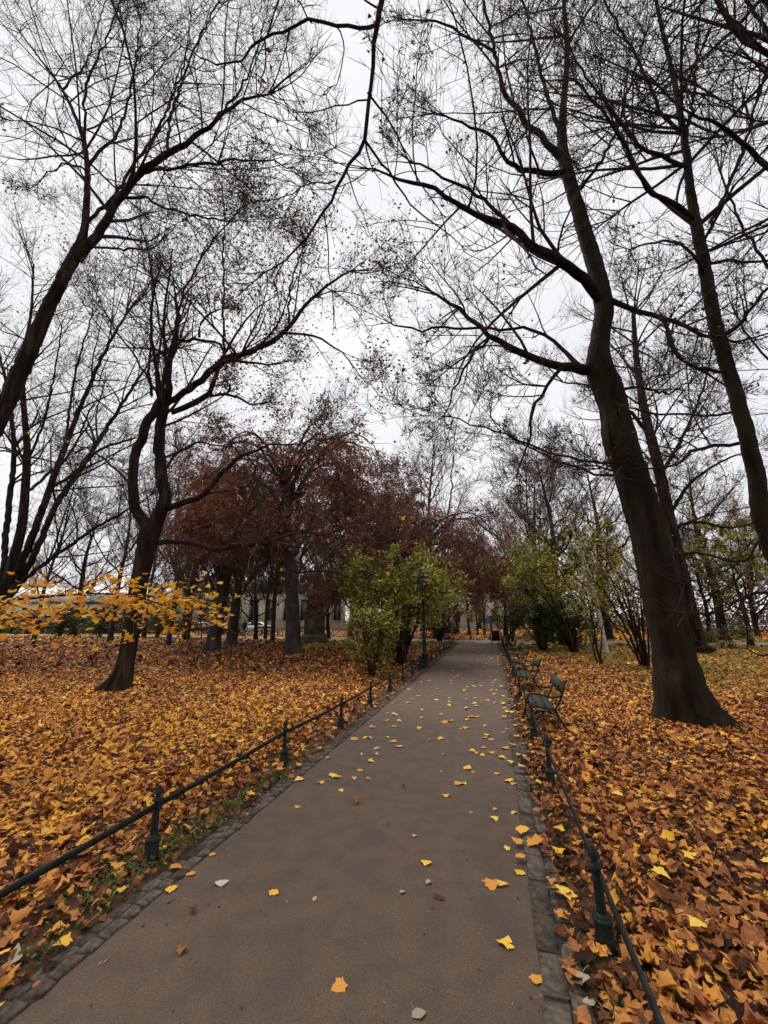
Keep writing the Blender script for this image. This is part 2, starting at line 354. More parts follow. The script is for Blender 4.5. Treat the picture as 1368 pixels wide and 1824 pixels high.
def foliage(tr, base, levels, n, size, mat, rng, name='foliage', tone=(0.5, 0.25), outline=KITE, hang=0.3, spread=0.06, where=None, flat=0.5):
    Q = twig_points(tr, levels, n, rng)
    if where is not None: Q = Q[where(Q)]
    n = len(Q); Q = Q + rng.normal(0, spread, (n, 3)); Q[:, 2] -= hang * size
    nn = rng.normal(0, 1, (n, 3)); nn[:, 2] = np.abs(nn[:, 2]) + flat
    V, f, m = leaves(Q - base, size * rng.uniform(0.6, 1.35, n), nn, rng.uniform(0, 6.28, n), outline, rng, 0.5, jag=0.0 if outline is KITE else 0.04)
    g = Geo(); g.add(V, f, np.repeat(np.clip(rng.normal(tone[0], tone[1], n), 0, 1), m)); return g.mesh(name, mat, attr=True)
def place_tree(name, tr, base, label, bark, rng, cat='tree', group=None, twig=None, fol=None, fine=True, amp=0.05, trunk_n=1):
    base = np.asarray(base, float); t = thing(name, base, label, cat, group)
    alll = tr.limbs; ntr = trunk_n
    tr.limbs = alll[:ntr]; link('trunk', limb_mesh(tr, base, bark, rng, name + '_trunk', fine, amp), t)
    for lb in alll[ntr:]: tr.limbs = [lb]; link('limb', limb_mesh(tr, base, bark, rng, name + '_limb', fine, amp), t)
    tr.limbs = alll
    tag(link('twigs', twig_mesh(tr, base, twig or TWIG, name + '_twigs'), t), kind='stuff')
    if fol: link('foliage', foliage(tr, base, rng=rng, name=name + '_foliage', **fol), t)
    return t

# ================================================================== SETTING
XL = lambda y: -2.06 + 0.245 * y                    # left edge of the path
XR = lambda y: 0.107 + 0.2625 * y                   # right edge
PD = np.array([math.sin(math.atan(0.254)), math.cos(math.atan(0.254)), 0]); PN = np.array([PD[1], -PD[0], 0])
PANG = -math.atan(0.254)
def sheet(name, poly, z, mat, grid=None):
    g = Geo(); V = [(x, y, z) for x, y in poly]; g.add(V, [[list(range(len(V)))]])
    return tag(link(name, g.mesh(name, mat)), kind='structure')
SOIL = noisemat('soil_and_leaf_mould', [(0.3, (0.025, 0.014, 0.009)), (0.48, (0.07, 0.034, 0.017)), (0.6, (0.13, 0.06, 0.025)), (0.78, (0.22, 0.11, 0.04))], 7, 0.95, 0.6, 20, detail=9)
ASPH = None
def asphalt(name, tint):
    m, t, b = newmat(name)
    c = node(t, 'ShaderNodeTexCoord')
    n1 = node(t, 'ShaderNodeTexNoise', Scale=0.9, Detail=7, Roughness=0.6); n2 = node(t, 'ShaderNodeTexNoise', Scale=110.0, Detail=4, Roughness=0.7); n3 = node(t, 'ShaderNodeTexNoise', Scale=330.0, Detail=2)
    n4 = node(t, 'ShaderNodeTexNoise', Scale=5.5, Detail=5)
    for n in (n1, n2, n3, n4): t.links.new(c.outputs['Object'], n.inputs['Vector'])
    lo = tuple(x * 0.84 for x in tint); hi = tuple(x * 1.15 for x in tint)
    r1 = ramp(t, [(0.32, lo), (0.66, hi)]); t.links.new(n1.outputs['Fac'], r1.inputs['Fac'])
    r2 = ramp(t, [(0.3, (0.5, 0.5, 0.51)), (0.5, (1, 1, 1)), (0.7, (1.55, 1.5, 1.45))]); t.links.new(n2.outputs['Fac'], r2.inputs['Fac'])
    r4 = ramp(t, [(0.35, (0.82, 0.82, 0.84)), (0.6, (1.06, 1.04, 1.0))]); t.links.new(n4.outputs['Fac'], r4.inputs['Fac'])
    mu = node(t, 'ShaderNodeMix', data_type='RGBA', blend_type='MULTIPLY'); mu.inputs['Factor'].default_value = 1.0
    t.links.new(r1.outputs[0], mu.inputs['A']); t.links.new(r2.outputs[0], mu.inputs['B'])
    mu2 = node(t, 'ShaderNodeMix', data_type='RGBA', blend_type='MULTIPLY'); mu2.inputs['Factor'].default_value = 1.0
    t.links.new(mu.outputs['Result'], mu2.inputs['A']); t.links.new(r4.outputs[0], mu2.inputs['B'])
    n5 = node(t, 'ShaderNodeTexVoronoi', Scale=0.55, feature='DISTANCE_TO_EDGE'); wv = node(t, 'ShaderNodeTexNoise', Scale=3.0, Detail=6); vm = node(t, 'ShaderNodeMix', data_type='VECTOR'); vm.inputs['Factor'].default_value = 0.25
    t.links.new(c.outputs['Object'], wv.inputs['Vector']); t.links.new(c.outputs['Object'], vm.inputs['A']); t.links.new(wv.outputs['Color'], vm.inputs['B']); t.links.new(vm.outputs['Result'], n5.inputs['Vector'])
    r5 = ramp(t, [(0.0, (0.86, 0.85, 0.84)), (0.005, (1, 1, 1))]); t.links.new(n5.outputs['Distance'], r5.inputs['Fac'])
    n6 = node(t, 'ShaderNodeTexNoise', Scale=2.3, Detail=3); t.links.new(c.outputs['Object'], n6.inputs['Vector']); r6 = ramp(t, [(0.26, (0.80, 0.80, 0.80)), (0.42, (1, 1, 1)), (0.6, (1, 1, 1)), (0.7, (1.10, 1.08, 1.05))]); t.links.new(n6.outputs['Fac'], r6.inputs['Fac'])
    for rr5 in (r5, r6):
        m5 = node(t, 'ShaderNodeMix', data_type='RGBA', blend_type='MULTIPLY'); m5.inputs['Factor'].default_value = 1.0
        t.links.new(mu2.outputs['Result'], m5.inputs['A']); t.links.new(rr5.outputs[0], m5.inputs['B']); mu2 = m5
    t.links.new(mu2.outputs['Result'], b.inputs['Base Color'])
    bp = node(t, 'ShaderNodeBump', Strength=0.5, Distance=0.003); t.links.new(n3.outputs['Fac'], bp.inputs['Height']); t.links.new(bp.outputs[0], b.inputs['Normal'])
    r3 = ramp(t, [(0.35, (0.62, 0.62, 0.62)), (0.65, (0.85, 0.85, 0.85))]); t.links.new(n1.outputs['Fac'], r3.inputs['Fac']); t.links.new(r3.outputs[0], b.inputs['Roughness'])
    b.inputs['Specular IOR Level'].default_value = 0.35
    return m
ASPH = asphalt('asphalt_worn', (0.106, 0.073, 0.052))
ASPH2 = asphalt('asphalt_pale_gravelly', (0.25, 0.20, 0.17))
MORTAR = noisemat('kerb_bedding', [(0.3, (0.018, 0.013, 0.010)), (0.7, (0.06, 0.048, 0.038))], 14, 0.95, 0.5, 40)
sheet('ground', [(-900, -300), (900, -300), (900, 1500), (-900, 1500)], 0.0, SOIL)
sheet('crossing_path', [(-70, 50.5), (-31, 43.6), (-6, 36.4), (4, 31.2), (12, 29.0), (60, 22), (60, 26.5), (14, 34.0), (8, 36.0), (-4, 40.5), (-30, 48), (-70, 55)], 0.004, ASPH2)
sheet('asphalt_path', [(XL(-1.5), -1.5), (XR(-1.5), -1.5), (XR(31.2), 31.2), (XL(31.2), 31.2)], 0.008, ASPH)

rng = np.random.default_rng(11)
def kerb(name, side, label):
    xf = XL if side < 0 else XR; wd = 0.20 if side > 0 else 0.17
    y0, y1 = 0.5, 31.0
    g = Geo(); box = [(xf(y0), y0), (xf(y0) + side * wd, y0), (xf(y1) + side * wd, y1), (xf(y1), y1)]
    V = [(x, y, 0.0105) for x, y in box]; g.add(V, [[[0, 1, 2, 3]]])
    root = tag(link(name, g.mesh(name, MORTAR)), label, kind='structure')
    # stones: chamfered blocks, three shared meshes per row
    def stone(l, wdt, seed):
        r = np.random.default_rng(seed); a, b = l / 2, wdt / 2; c = 0.008
        top = np.array([[-a + c, -b + c], [a - c, -b + c], [a - c, b - c], [-a + c, b - c]]) + r.normal(0, 0.006, (4, 2))
        bot = np.array([[-a, -b], [a, -b], [a, b], [-a, b]]) + r.normal(0, 0.004, (4, 2))
        zt = 0.011 + r.normal(0, 0.003, 4)
        V = np.vstack([np.c_[bot, np.zeros(4)], np.c_[bot * 0.99, np.full(4, 0.008)], np.c_[top, zt], [[0, 0, zt.mean() + 0.003]]])
        f4 = [[0, 1, 5, 4], [1, 2, 6, 5], [2, 3, 7, 6], [3, 0, 4, 7], [4, 5, 9, 8], [5, 6, 10, 9], [6, 7, 11, 10], [7, 4, 8, 11]]
        f3 = [[8, 9, 12], [9, 10, 12], [10, 11, 12], [11, 8, 12]]
        return Geo().add(V, [f4, f3]).mesh('kerb_stone', STONE)
    rows = [(0.058, 0.108, 0.26), (0.158, 0.08, 0.14)] if side > 0 else [(0.040, 0.074, 0.12), (0.118, 0.07, 0.10)]
    for ri, (off, wdt, l) in enumerate(rows):
        ms = [stone(l * k, wdt, 5 + ri * 7 + int(k * 10)) for k in (0.8, 1.0, 1.2)]; ls = [l * k for k in (0.8, 1.0, 1.2)]
        y = 1.4; n = 0; far = Geo()
        while y < 30.5:
            k = rng.integers(0, 3); yy = y + ls[k] / 2 * PD[1]
            if ri == 1 and rng.random() < 0.1: y += ls[k]; continue
            x = xf(yy) + side * (off + rng.normal(0, 0.004))
            if y < 11.5:
                o = link('kerb_stone', ms[k], root, (x, yy, 0.005 + rng.normal(0, 0.002))); o.rotation_euler = (rng.normal(0, 0.03), rng.normal(0, 0.03), PANG + math.pi / 2 + rng.normal(0, 0.03))
            else: box_geo(far, (x, yy, 0.016), (wdt, ls[k] - 0.012, 0.025), PANG, 0.95)
            y += (ls[k] + rng.uniform(0.002, 0.014)) * PD[1]
        if far.n: tag(link('kerb_stones_far', far.mesh('kerb_stones_far', STONE), root), kind='stuff')
    return root
kerb('kerb_left', -1, 'narrow kerb of small setts along the left path edge')
kerb('kerb_right', 1, 'kerb of worn granite blocks along the right path edge')

# ------------------------------------------------------------------ fallen leaves
def lawn_ok(x, y):
    on_path = (x > XL(y) - 0.05) & (x < XR(y) + 0.12) & (y < 31)
    cy = np.interp(x, [-70, -31, -5, 4, 12, 60], [52.5, 45.8, 38.4, 34.5, 31.5, 24.2])
    on_cross = np.abs(y - cy) < 2.2
    return ~on_path & ~on_cross
def tone_at(x, y, r):
    left = x < XL(y)
    d = np.where(left, XL(y) - x, x - XR(y))
    base = np.where(left, 0.465, 0.445)
    gold = np.exp(-((y - 7.0) / 4.0) ** 2) * np.clip((d - 0.2) / 1.5, 0, 1) * np.where(left, 0.145, 0.0)
    beech = np.where(left, np.clip((y - 11.5) / 5, 0, 1) * 0.12, np.clip((y - 11) / 6, 0, 1) * -0.02)
    base = base + np.clip((y - 31) / 4, 0, 1) * 0.22  # brighter leaf tone past the crossing, open daylight put into the colour
    edge = -0.16 * np.exp(-(d / 0.55) ** 2)
    patch = 0.06 * np.sin(x * 1.3 + 0.7 * y) * np.sin(y * 0.9 - 0.4 * x)
    return np.clip(base + gold - beech + edge + patch + r.normal(0, 0.22, len(x)), 0.02, 0.98)
def litter(y0, y1, xhalf, dens, size, outline, r, lift, near):
    n = int((y1 - y0) * 2 * xhalf(y1) * dens)
    y = r.uniform(y0, y1, n); x = r.uniform(-1, 1, n) * xhalf(y1)
    k = lawn_ok(x, y) & (np.abs(x) < 1.02 * y + 1.6)
    d = np.where(y > 31, 2.0, np.where(x < XL(y), XL(y) - x, x - XR(y)))
    k &= r.random(n) < np.where(x < XL(y), np.clip(0.10 + (d - .12) / 0.75, 0, 1), np.clip(0.34 + (d - .12) / 0.6, 0, 1))
    x, y = x[k], y[k]; n = len(x)
    th = np.abs(r.normal(0, 0.5, n)); ph = r.uniform(0, 6.28, n)
    nn = np.stack([np.sin(th) * np.cos(ph), np.sin(th) * np.sin(ph), np.cos(th)], -1)
    s = size * np.clip(r.lognormal(0, 0.3, n), .45, 1.9)
    pos = np.stack([x, y, 0.008 + r.random(n) * lift + s * np.sin(th) * 0.28], -1)
    V, f, m = leaves(pos, s, nn, r.uniform(0, 6.28, n), outline, r, 0.55 if near else 0.4, jag=0.05 if near else 0.0)
    return V, f, np.repeat(tone_at(x, y, r), m)
r = np.random.default_rng(3)
for nm, label, parts in (('leaf_litter', 'thick carpet of golden and brown maple leaves on the lawns', [
        (1.0, 2.7, lambda y: 4.4, 330, 0.060, MAPLE, 0.035, True),
        (1.0, 5.2, lambda y: 6.9, 600, 0.052, MID, 0.035, True),
        (1.0, 5.0, lambda y: 6.7, 420, 0.028, KITE, 0.02, False),
        (5.2, 9.0, lambda y: 10.8, 400, 0.060, SIX, 0.035, True),
        (9.0, 13.5, lambda y: 15., 300, 0.078, KITE, 0.03, True),
        (13.5, 24., lambda y: 26., 88, 0.12, KITE, 0.02, False),
        (24., 75., lambda y: 62., 9, 0.24, KITE, 0.02, False)]),):
    g = Geo()
    for p in parts:
        V, f, a = litter(p[0], p[1], p[2], p[3], p[4], p[5], r, p[6], p[7]); g.add(V, f, a)
    tag(link(nm, g.mesh(nm, LEAFL, attr=True)), label, 'leaves', kind='stuff')

# single leaves one can count: on the asphalt and the kerbs, and the largest on the lawn edge
leafmeshes = {}
def leafmesh(kind, v):
    if (kind, v) in leafmeshes: return leafmeshes[(kind, v)]
    rr = np.random.default_rng(100 + v + 17 * len(kind)); outl = MAPLE if kind in ('gold', 'brown') else OVAL
    V, f, m = leaves(np.zeros((1, 3)), np.ones(1), np.array([[0, 0, 1.]]), np.array([0.]), outl, rr, 0.5, jag=0.05)
    V[:, 2] -= V[:, 2].min()
    g = Geo(); tone = {'gold': (0.80, 0.10), 'brown': (0.36, 0.12), 'pale': (0.6, 0.25), 'dark': (0.15, 0.06)}[kind]
    g.add(V, f, np.full(len(V), np.clip(rr.normal(*tone), 0, 1)))
    # stalk
    st = np.array([[0, -0.35, 0.02], [0.02, -0.5, 0.05], [0.05, -0.75, 0.03]]); V2, q = tubes(st[None], np.array([[0.012, 0.01, 0.008]]), 3)
    g.add(V2, q, np.full(len(V2), 0.5))
    me = g.mesh('fallen_leaf_' + kind, LEAFP if kind == 'pale' else LEAFL, attr=True); leafmeshes[(kind, v)] = me; return me
NAMED = [
 (605, 1762, 'gold', .085, 'yellow maple leaf on the asphalt nearest the camera'), (487, 1594, 'gold', .075, 'small yellow maple leaf alone on the left half of the asphalt'),
 (759, 1541, 'gold', .085, 'yellow maple leaf on mid asphalt above the pale dry leaf'), (875, 1580, 'gold', .12, 'left of two overlapping yellow leaves on the right of the asphalt'),
 (893, 1578, 'gold', .09, 'right of two overlapping yellow leaves on the right of the asphalt'), (780, 1603, 'dark', .085, 'dark brown oval leaf on the middle of the asphalt'),
 (763, 1574, 'pale', .075, 'pale dry leaf just above the dark oval leaf'), (716, 1594, 'pale', .06, 'small tan leaf left of the pale dry leaf'),
 (561, 1605, 'pale', .05, 'tiny tan leaf right of the lone yellow leaf'), (742, 1815, 'pale', .09, 'pale pointed leaf at the bottom edge of the asphalt'),
 (900, 1686, 'gold', .10, 'orange yellow maple leaf on the asphalt beside the right kerb'), (956, 1750, 'gold', .075, 'yellow leaf at the joint of asphalt and right kerb'),
 (925, 1558, 'gold', .085, 'yellow leaf touching the right kerb above the orange one'), (1010, 1605, 'gold', .13, 'large golden maple leaf lying on the right kerb'),
 (1003, 1643, 'gold', .09, 'orange leaf on the right kerb below the large golden leaf'), (1029, 1757, 'pale', .15, 'big pale grey leaf on the outer right kerb'),
 (1053, 1804, 'pale', .10, 'curled pale leaf below the big pale grey leaf'), (391, 1578, 'pale', .11, 'long pale leaf on the left of the asphalt'),
 (340, 1560, 'gold', .075, 'yellow leaf near the left kerb by the first post'), (302, 1589, 'gold', .085, 'yellow maple leaf on the asphalt edge below the first left post'),
 (323, 1699, 'brown', .07, 'tan brown leaf on the lower left asphalt'), (343, 1629, 'dark', .08, 'dark curled leaf on the lower left asphalt'),
 (110, 1695, 'gold', .10, 'faded yellow leaf on the lower left kerb'), (22, 1726, 'pale', .12, 'pale leaf on the soil in the lower left corner'),
 (530, 1440, 'gold', .07, 'yellow leaf near the left kerb at the second post'), (634, 1433, 'brown', .085, 'brownish orange leaf on the left half of the asphalt'),
 (794, 1420, 'gold', .09, 'yellow leaf on the middle asphalt above the pale chip'), (841, 1450, 'pale', .06, 'pale chip of leaf right of the middle of the asphalt'),
 (881, 1461, 'gold', .08, 'yellow leaf near the right kerb beside the pale chip'), (959, 1506, 'gold', .11, 'golden leaf lying across the right kerb stones'),
 (904, 1515, 'gold', .06, 'small yellow leaf by the right kerb below the pale chip'), (717, 1404, 'dark', .08, 'flat brown leaf on the middle asphalt')]
r = np.random.default_rng(21); nleaf = 0
def put_leaf(x, y, z, kind, size, label, group=None):
    global nleaf
    o = link('fallen_leaf', leafmesh(kind, int(r.integers(0, 5))), None, (x, y, z)); size *= .76; o.scale = (size, size, size * 0.9)
    o.rotation_euler = (r.normal(0, 0.09), r.normal(0, 0.09), r.uniform(0, 6.28)); nleaf += 1
    return tag(o, label, 'leaf', group)
def ground_z(x, y):
    return 0.036 if (x > XR(y) or x < XL(y)) else 0.011
for px, py, kind, size, label in NAMED:
    p = G(px, py); put_leaf(p[0], p[1], ground_z(p[0], p[1]), kind, size * 1.05, label)
for px, py, kind, size in [(572, 1396, 'gold', .09), (608, 1410, 'gold', .07), (641, 1374, 'gold', .085), (631, 1388, 'gold', .07), (656, 1388, 'gold', .075), (848, 1343, 'gold', .09), (859, 1347, 'gold', .08), (791, 1346, 'gold', .07), (652, 1316, 'gold', .12), (690, 1315, 'gold', .08), (765, 1319, 'gold', .07), (670, 1345, 'gold', .08), (645, 1345, 'gold', .06), (886, 1380, 'gold', .08), (882, 1444, 'gold', .06), (827, 1398, 'gold', .065), (843, 1377, 'gold', .06), (738, 1492, 'gold', .05), (787, 1377, 'pale', .06), (378, 1525, 'gold', .06), (820, 1300, 'gold', .08), (585, 1352, 'gold', .09), (915, 1450, 'gold', .07)]:
    p = G(px, py); put_leaf(p[0], p[1], ground_z(p[0], p[1]), kind, size, '%s maple leaf on the %s of the asphalt %s' % ('tiny yellowish' if size < .07 else 'small yellow', 'left half' if p[0] < XL(p[1]) + 1.1 else 'right half', 'by the second post' if p[1] > 4.6 else 'before the second post'), 'leaves on the middle of the asphalt')
for i in range(150):
    y = 4.6 + 19 * r.random() ** 1.35; s = r.random(); s = s if r.random() < 0.35 else (r.beta(1, 5) if r.random() < 0.35 else r.beta(4, 1))
    x = XL(y) + (XR(y) - XL(y)) * s; put_leaf(x, y, 0.012, 'gold' if r.random() < 0.85 else 'pale', r.uniform(.09, .15), '%s leaf strewn %s the asphalt %s' % (('small' if i % 2 else 'curled'), 'along the left edge of' if s < .25 else 'along the right edge of' if s > .75 else 'down the middle of', 'before the nearest bench' if y < 6.4 else 'beside the nearest bench' if y < 8.6 else 'beside the second bench' if y < 12.2 else 'level with the street lamp' if y < 16.5 else 'past the street lamp'), 'leaves strewn on the far asphalt')
for i in range(26):
    y = r.uniform(3.0, 9); x = XR(y) + r.uniform(-0.06, 0.3); put_leaf(x, y, 0.04, 'gold', r.uniform(.08, .13), 'golden leaf in the drift along the right kerb', 'leaves drifted along the right kerb')
for i in range(12):
    y = r.uniform(2.5, 9); x = XL(y) - r.uniform(0.02, 0.5); put_leaf(x, y, 0.045, 'gold', r.uniform(.09, .13), 'bright yellow leaf on the weedy verge by the left kerb', 'leaves on the left verge')
for i in range(36):
    y = r.uniform(1.6, 4.6); x = XR(y) + r.uniform(0.4, 3.0); k = 'gold' if r.random() < .45 else 'brown'
    put_leaf(x, y, 0.055 + 0.02 * r.random(), k, r.uniform(.08, .125), 'large %s leaf on top of the litter beyond the right fence' % ('golden' if k == 'gold' else 'brown'), 'large %s leaves beyond the right fence' % k)
for i in range(28):
    y = r.uniform(2.4, 5.5); x = XL(y) - r.uniform(0.6, 3.0); k = 'gold' if r.random() < .55 else 'brown'
    put_leaf(x, y, 0.055 + 0.02 * r.random(), k, r.uniform(.08, .12), 'large %s leaf on top of the litter beyond the left fence' % ('golden' if k == 'gold' else 'brown'), 'large %s leaves beyond the left fence' % k)

# crumbs of leaf and grit on the asphalt
n = 700; y = 1.2 + 20 * r.random(n) ** 1.6; u = r.random(n); u = np.where(r.random(n) < .6, np.where(r.random(n) < .5, r.beta(1, 12, n), r.beta(12, 1, n)), u)
x = XL(y) + (XR(y) - XL(y)) * u; nn = r.normal(0, .25, (n, 3)); nn[:, 2] = 1
V, f, m = leaves(np.c_[x, y, np.full(n, .011)], r.uniform(.006, .026, n), nn, r.uniform(0, 6.28, n), KITE, r, .5)
g = Geo(); g.add(V, f, np.repeat(np.clip(r.normal(.25, .15, n), 0, 1), m)); tag(link('leaf_crumbs', g.mesh('leaf_crumbs', LEAFL, attr=True)), 'tiny leaf crumbs and grit strewn over the asphalt', 'debris', kind='stuff')

# weeds and grass
def blades(name, label, pts, h, wd, r, tone=(0.5, 0.2), cat='grass'):
    n = len(pts); lean = r.normal(0, 0.55, (n, 3)); lean[:, 2] = 1; d = unit(lean); hh = h * r.uniform(0.5, 1.2, n)
    s = unit(np.cross(d, r.normal(0, 1, (n, 3)))); p = pts
    V = np.stack([p - s * wd, p + s * wd, p + d * hh[:, None] * 0.6 + s * wd * 0.9, p + d * hh[:, None] + lean * [1, 1, 0] * hh[:, None] * 0.35], 1).reshape(-1, 3)
    b = np.arange(n)[:, None] * 4; f = np.concatenate([np.array([[0, 1, 2]]) + b, np.array([[0, 2, 3]]) + b])
    g = Geo(); g.add(V, [f], np.repeat(np.clip(r.normal(*tone, n), 0, 1), 4))
    return tag(link(name, g.mesh(name, GRASSM, attr=True)), label, cat, kind='stuff')
pts = []
for (px, py, sx, sy, n) in [(250, 1545, .16, .2, 500), (320, 1505, .10, .22, 480), (200, 1580, .12, .2, 240), (400, 1450, .10, .35, 600), (470, 1400, .1, .4, 420), (150, 1650, .14, .2, 140), (540, 1355, .1, .4, 340), (110, 1700, .14, .15, 100)]:
    c = G(px, py); q = np.c_[r.normal(0, sx, n), r.normal(0, sy, n)]; x = c[0] + q[:, 0] + 0.245 * q[:, 1]; y = c[1] + q[:, 1]
    k = (x < XL(y) - 0.17) & (r.random(n) < .55); pts.append(np.c_[x, y, np.full(n, 0.01)][k])
wp = np.concatenate(pts); blades('verge_grass', 'short grass blades growing along the left kerb', wp[::3], 0.06, 0.005, r, (0.45, 0.2), 'weeds')
n = len(wp); nn = r.normal(0, .45, (n, 3)); nn[:, 2] = 1; V, f, m = leaves(wp + np.c_[r.normal(0, .01, (n, 2)), r.uniform(.005, .045, n)], r.uniform(.016, .034, n), nn, r.uniform(0, 6.28, n), KITE, r, .4)
g = Geo(); g.add(V, f, np.repeat(np.clip(r.normal(.5, .2, n), 0, 1), m)); tag(link('verge_weeds', g.mesh('verge_weeds', GRASSM, attr=True)), 'low green weeds growing along the left kerb', 'weeds', kind='stuff')
pts = []
for (y0, y1, n, off, wd) in [(3.0, 4.2, 260, 0.26, .08), (2.0, 2.6, 160, 0.3, .1), (4.4, 7, 300, 0.28, .08)]:
    y = r.uniform(y0, y1, n); x = XR(y) + off + r.normal(0, wd, n); k = x > XR(y) + 0.2; pts.append(np.c_[x, y, np.full(n, .01)][k])
blades('verge_moss', 'thin green growth on the soil beside the right kerb', np.concatenate(pts), 0.035, 0.006, r, (0.35, 0.15), 'weeds')
n = 26000; y = r.uniform(22, 31.0, n); x = XL(y) - 0.3 - r.random(n) ** 1.3 * 9
k = (y > 26.5 - 0.15 * (XL(y) - x) + r.normal(0, 0.6, n)) & lawn_ok(x, y)
q1 = np.c_[x, y, np.zeros(n)][k]
n = 22000; y = r.uniform(27, 42, n); x = r.uniform(18, 46, n); k = lawn_ok(x, y) & (r.random(n) < np.exp(-((y - 33 - 0.12 * x + 4) / 3.5) ** 2))
n2 = 30000; y2 = r.uniform(9, 27, n2); x2 = XR(y2) + 1.5 + r.random(n2) * 16; k2 = r.random(n2) < np.clip((x2 - XR(y2) - 2 + (y2 - 12) * .25) / 6, 0, .8)
blades('lawn_tufts', 'sparse yellowish grass showing through the leaves on the right lawn', np.c_[x2, y2, np.full(n2, .02)][k2], 0.10, 0.012, r, (0.92, 0.12))
blades('lawn_grass', 'yellow green grass showing on the lawns near the path crossing', np.concatenate([q1, np.c_[x, y, np.zeros(n)][k]]), 0.13, 0.022, r, (0.8, 0.2))

# ================================================================== FENCES
POST = [(0.060, 0.0), (0.060, 0.03), (0.052, 0.045), (0.050, 0.115), (0.056, 0.122), (0.056, 0.135), (0.046, 0.142), (0.044, 0.15), (0.028, 0.158), (0.0255, 0.30), (0.031, 0.304), (0.031, 0.312), (0.025, 0.318), (0.025, 0.352), (0.030, 0.356), (0.044, 0.362), (0.042, 0.370), (0.024, 0.378), (0.016, 0.386), (0.018, 0.394), (0.031, 0.402), (0.033, 0.412), (0.028, 0.428), (0.016, 0.447), (0.004, 0.458)]
postmesh = lathe_geo(Geo(), POST).mesh('post', IRON, smooth='auto')
def fence(name, pts, label, r, h=0.335, scale=1.0, lean=0.03):
    pts = np.array(pts); root = thing(name, (*pts[0], 0), label, 'fence')
    for i, (x, y) in enumerate(pts):
        o = link('post', postmesh, root, (x - pts[0][0], y - pts[0][1], 0)); o.scale = (scale * .88, scale * .88, scale)
        o.rotation_euler = (r.normal(0, lean * .5), r.normal(0, lean), r.uniform(0, 6))
    for i in range(len(pts) - 1):
        a, b = pts[i] - pts[0], pts[i + 1] - pts[0]; t = np.linspace(0, 1, 5)[:, None]; sag = -0.008 * np.sin(np.pi * t[:, 0])
        P = np.c_[a + (b - a) * t, h * scale + sag]
        link('rail', bar_geo(Geo(), P, 0.014, 0.036).mesh('rail', IRON), root)
    return root
r = np.random.default_rng(5)
yl = [1.35, 3.31, 5.25, 6.86, 8.49, 10.14, 11.65, 13.1, 14.5, 16.0, 17.6, 19.2, 20.8, 22.4, 24.0, 25.6, 27.2, 28.8]
fence('iron_fence', [(XL(y) - (0.36 if y < 4 else 0.38 if y < 6 else 0.29), y) for y in yl], 'low dark iron post and rail fence on the left of the path', r)
yr = [0.5, 2.54, 4.61, 6.31, 9.35, 12.6, 15.9, 19.2, 22.5, 25.8]
fence('iron_fence', [(XR(y) + 0.35, y) for y in yr], 'low dark iron post and rail fence on the right passing the benches', r)
xs = np.linspace(-26, 9.5, 20)
fence('iron_fence', [(x, np.interp(x, [-30, -4, 8, 14], [49.3, 41.8, 37.0, 35.2])) for x in xs], 'far low iron fence along the other side of the crossing path', r, 0.5, 1.5)
RUST = plain('rusty_rail', (0.10, 0.05, 0.035), 0.7)

